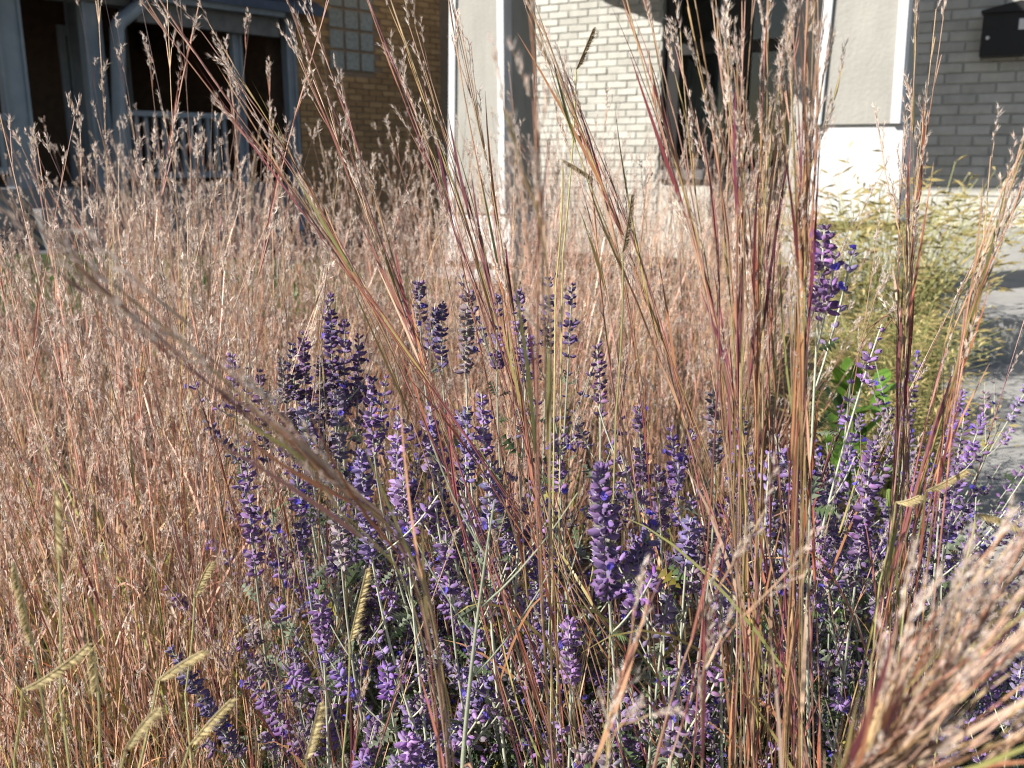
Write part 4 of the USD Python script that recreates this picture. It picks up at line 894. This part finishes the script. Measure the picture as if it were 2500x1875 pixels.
# pale grama bush before the white pedestal
rng = np.random.default_rng(61)
gb = at2(1905, 640, 4.0); gb[2] = 0
bush = thing('grama_bush', 'pale yellow green grama bush full of straw seed combs by the white pedestal', 'grass clump', gb)
st, cm = MB(), MB()
for i in range(620):
    a = rng.uniform(0, 6.28); r = .2 * math.sqrt(rng.random()); B = np.array([math.cos(a) * r, math.sin(a) * r, 0.0])
    hh = rng.uniform(.35, .86) if i % 7 else rng.uniform(.8, 1.0); sp = rng.uniform(.0, .6); a2 = a + rng.normal(0, .5)
    Tp = B + np.array([math.cos(a2) * sp * hh, math.sin(a2) * sp * hh, hh * (1 - .3 * sp)])
    c = np.array([.36, .37, .15]) * rng.uniform(.6, 1.25)
    tube(st, bez(B, B + Z * hh * .55, Tp, 7), .0012, c, 3)
    for q in range(rng.integers(1, 4)):
        p0 = Tp - (Tp - B) * .09 * q; az = rng.uniform(0, 6.28); dv = unit(np.array([math.cos(az), math.sin(az), rng.uniform(-.3, .7)])); ll = rng.uniform(.05, .085)
        w = ll * .15; sd = unit(np.cross(dv, Z)); m = p0 + dv * ll * .5 + Z * .006
        v = np.array([p0, m - sd * w * .5, p0 + dv * ll, m + sd * w * .5, m - Z * w]); cc = np.array([.64, .55, .27]) * rng.uniform(.75, 1.15)
        cm.add(v, [[0, 1, 3], [1, 2, 3], [0, 4, 1], [1, 4, 2], [2, 4, 3], [3, 4, 0]], cc)
for i in range(500):
    a = rng.uniform(0, 6.28); r = .2 * math.sqrt(rng.random()); B = np.array([math.cos(a) * r, math.sin(a) * r, 0.0]); L = rng.uniform(.2, .5); sp = rng.uniform(.1, .9)
    ribbon(st, bez(B, B + Z * L * .6, B + np.array([math.cos(a) * sp * L, math.sin(a) * sp * L, L * (.9 - .4 * sp)]), 6), .003 * np.array([.7, 1, 1, .8, .5, .05]), rng.normal(0, 1, 3), np.array([.22, .28, .08]) * rng.uniform(.7, 1.3))
st.build('stalk', M['blade'], bush, kind='stuff'); cm.build('seed_comb', M['comb'], bush, kind='stuff')

for (x_, y_, sc, lab) in ((1.32, 3.25, (.62, .62, .5), 'smaller grama tuft beside the walk in front of the big grama bush'), (1.04, 2.45, (.5, .5, .42), 'low grassy tuft along the walk edge behind the purple flowers')):
    dup(bush, (x_, y_, 0), rng.uniform(0, 360), sc, lab, None, 'grass clump')

# ------------------------------------------------------------------ green broad-leaved plant right of the flowers
def leafy(name, label, g, leaves, rng, cat='plant', dead=.1):
    t = thing(name, label, cat, g)
    st = MB(); tube(st, bez(np.zeros(3), np.array([.01, 0, .15]), np.array([.0, .02, .40]), 8), [.004] * 8, (.20, .28, .08), 6); st.build('stem', M['leaf'], t, smooth=True)
    for (p, d, L, W) in leaves:
        mb = MB(); nr = unit(np.cross(np.cross(d, Z) + 1e-6, d)); sd = np.cross(d, nr); n = 9
        tt = np.linspace(0, 1, n); mid = p + d * (tt * L)[:, None] - nr * (tt ** 2 * L * .25)[:, None]
        w = W * np.sin(np.pi * np.clip(tt * .93 + .05, 0, 1)) ** .8
        rows = np.stack([mid - sd * w[:, None] / 2 + nr * .12 * w[:, None], mid, mid + sd * w[:, None] / 2 + nr * .12 * w[:, None]], 1).reshape(-1, 3)
        f = []
        for i in range(n - 1):
            for j in range(2): f.append([3 * i + j, 3 * i + j + 1, 3 * i + 4 + j, 3 * i + 3 + j])
        c = np.array([.10, .20, .03]) * rng.uniform(.7, 1.4) if rng.random() > dead else np.array([.25, .24, .04])
        mb.add(rows, f, c); mb.build('leaf', M['leaf'], t, smooth=True)
rng = np.random.default_rng(71)
g = at2(1845, 900, 2.2); g[2] = 0
lv = []
for i in range(34):
    z = rng.uniform(.10, .42); a = rng.uniform(0, 6.28); d = unit(np.array([math.cos(a), math.sin(a), rng.uniform(.4, 2.4)])); lv.append((np.array([rng.normal(0, .04), rng.normal(0, .04), z]) + d * .02, d, rng.uniform(.08, .14), rng.uniform(.03, .05)))
leafy('broadleaf_plant', 'bright green broad-leaved plant in the gap left of the walk', g, lv, rng)
g2 = at2(1935, 1010, 1.5); g2[2] = 0
lv = []
for i in range(40):
    z = rng.uniform(.04, .25); a = rng.uniform(0, 6.28); d = unit(np.array([math.cos(a), math.sin(a), rng.uniform(.1, .9)])); lv.append((np.array([rng.normal(0, .06), rng.normal(0, .06), z]), d, rng.uniform(.03, .07), rng.uniform(.014, .028)))
leafy('low_green_plant', 'low dark green small-leaved plant beside the walk edge', g2, lv, rng, dead=.2)
# dark low shrub throwing its shadow on the lower step
rng = np.random.default_rng(73)
g3 = np.array([WX(4.15) - .06, 4.15, 0]); lv = []
for i in range(60):
    z = rng.uniform(.05, .42); a = rng.uniform(0, 6.28); d = unit(np.array([math.cos(a), math.sin(a), rng.uniform(.0, 1.0)])); lv.append((np.array([rng.normal(0, .1), rng.normal(0, .1), z]), d, rng.uniform(.04, .08), rng.uniform(.015, .03)))
leafy('brown_seed_plant', 'brownish withered leafy plant between the grama bush and the steps', g3, lv, rng, dead=.8)

# lawn blades that show left of the grass
rng = np.random.default_rng(81); lw = MB()
n = 6000; P = np.c_[rng.uniform(-6.5, -1.5, n), rng.uniform(6.3, 8.6, n), np.full(n, .02)]
d = cone_dirs(n, 5, 35, rng); v, f = blades(P, d, rng.uniform(.05, .11, n), rng.uniform(.006, .010, n), rng); lw.add(v, f, np.repeat(np.array([.07, .14, .03]) * rng.uniform(.6, 1.4, (n, 1)), 3, 0))
tag(lw.build('lawn_grass', M['blade']), 'short green lawn grass beyond the bed at far left', 'grass', None, 'stuff')
# dry leaf litter on the soil
lt_ = MB(); n = 3500; P = np.c_[rng.uniform(-1.4, 1.0, n), rng.uniform(.4, 2.6, n), rng.uniform(.015, .03, n)]
keep = P[:, 0] < WX(P[:, 1]) - .03; P = P[keep]; n = len(P)
d = cone_dirs(n, 70, 95, rng); v, f = lances(P, d, rng.uniform(.015, .06, n), rng.uniform(.003, .012, n), rng); lt_.add(v, f, np.repeat(np.array([.26, .18, .09]) * rng.uniform(.5, 1.3, (n, 1)), 4, 0))
tag(lt_.build('leaf_litter', M['blade']), 'dry fallen leaves and straw lying under the plants', 'litter', None, 'stuff')
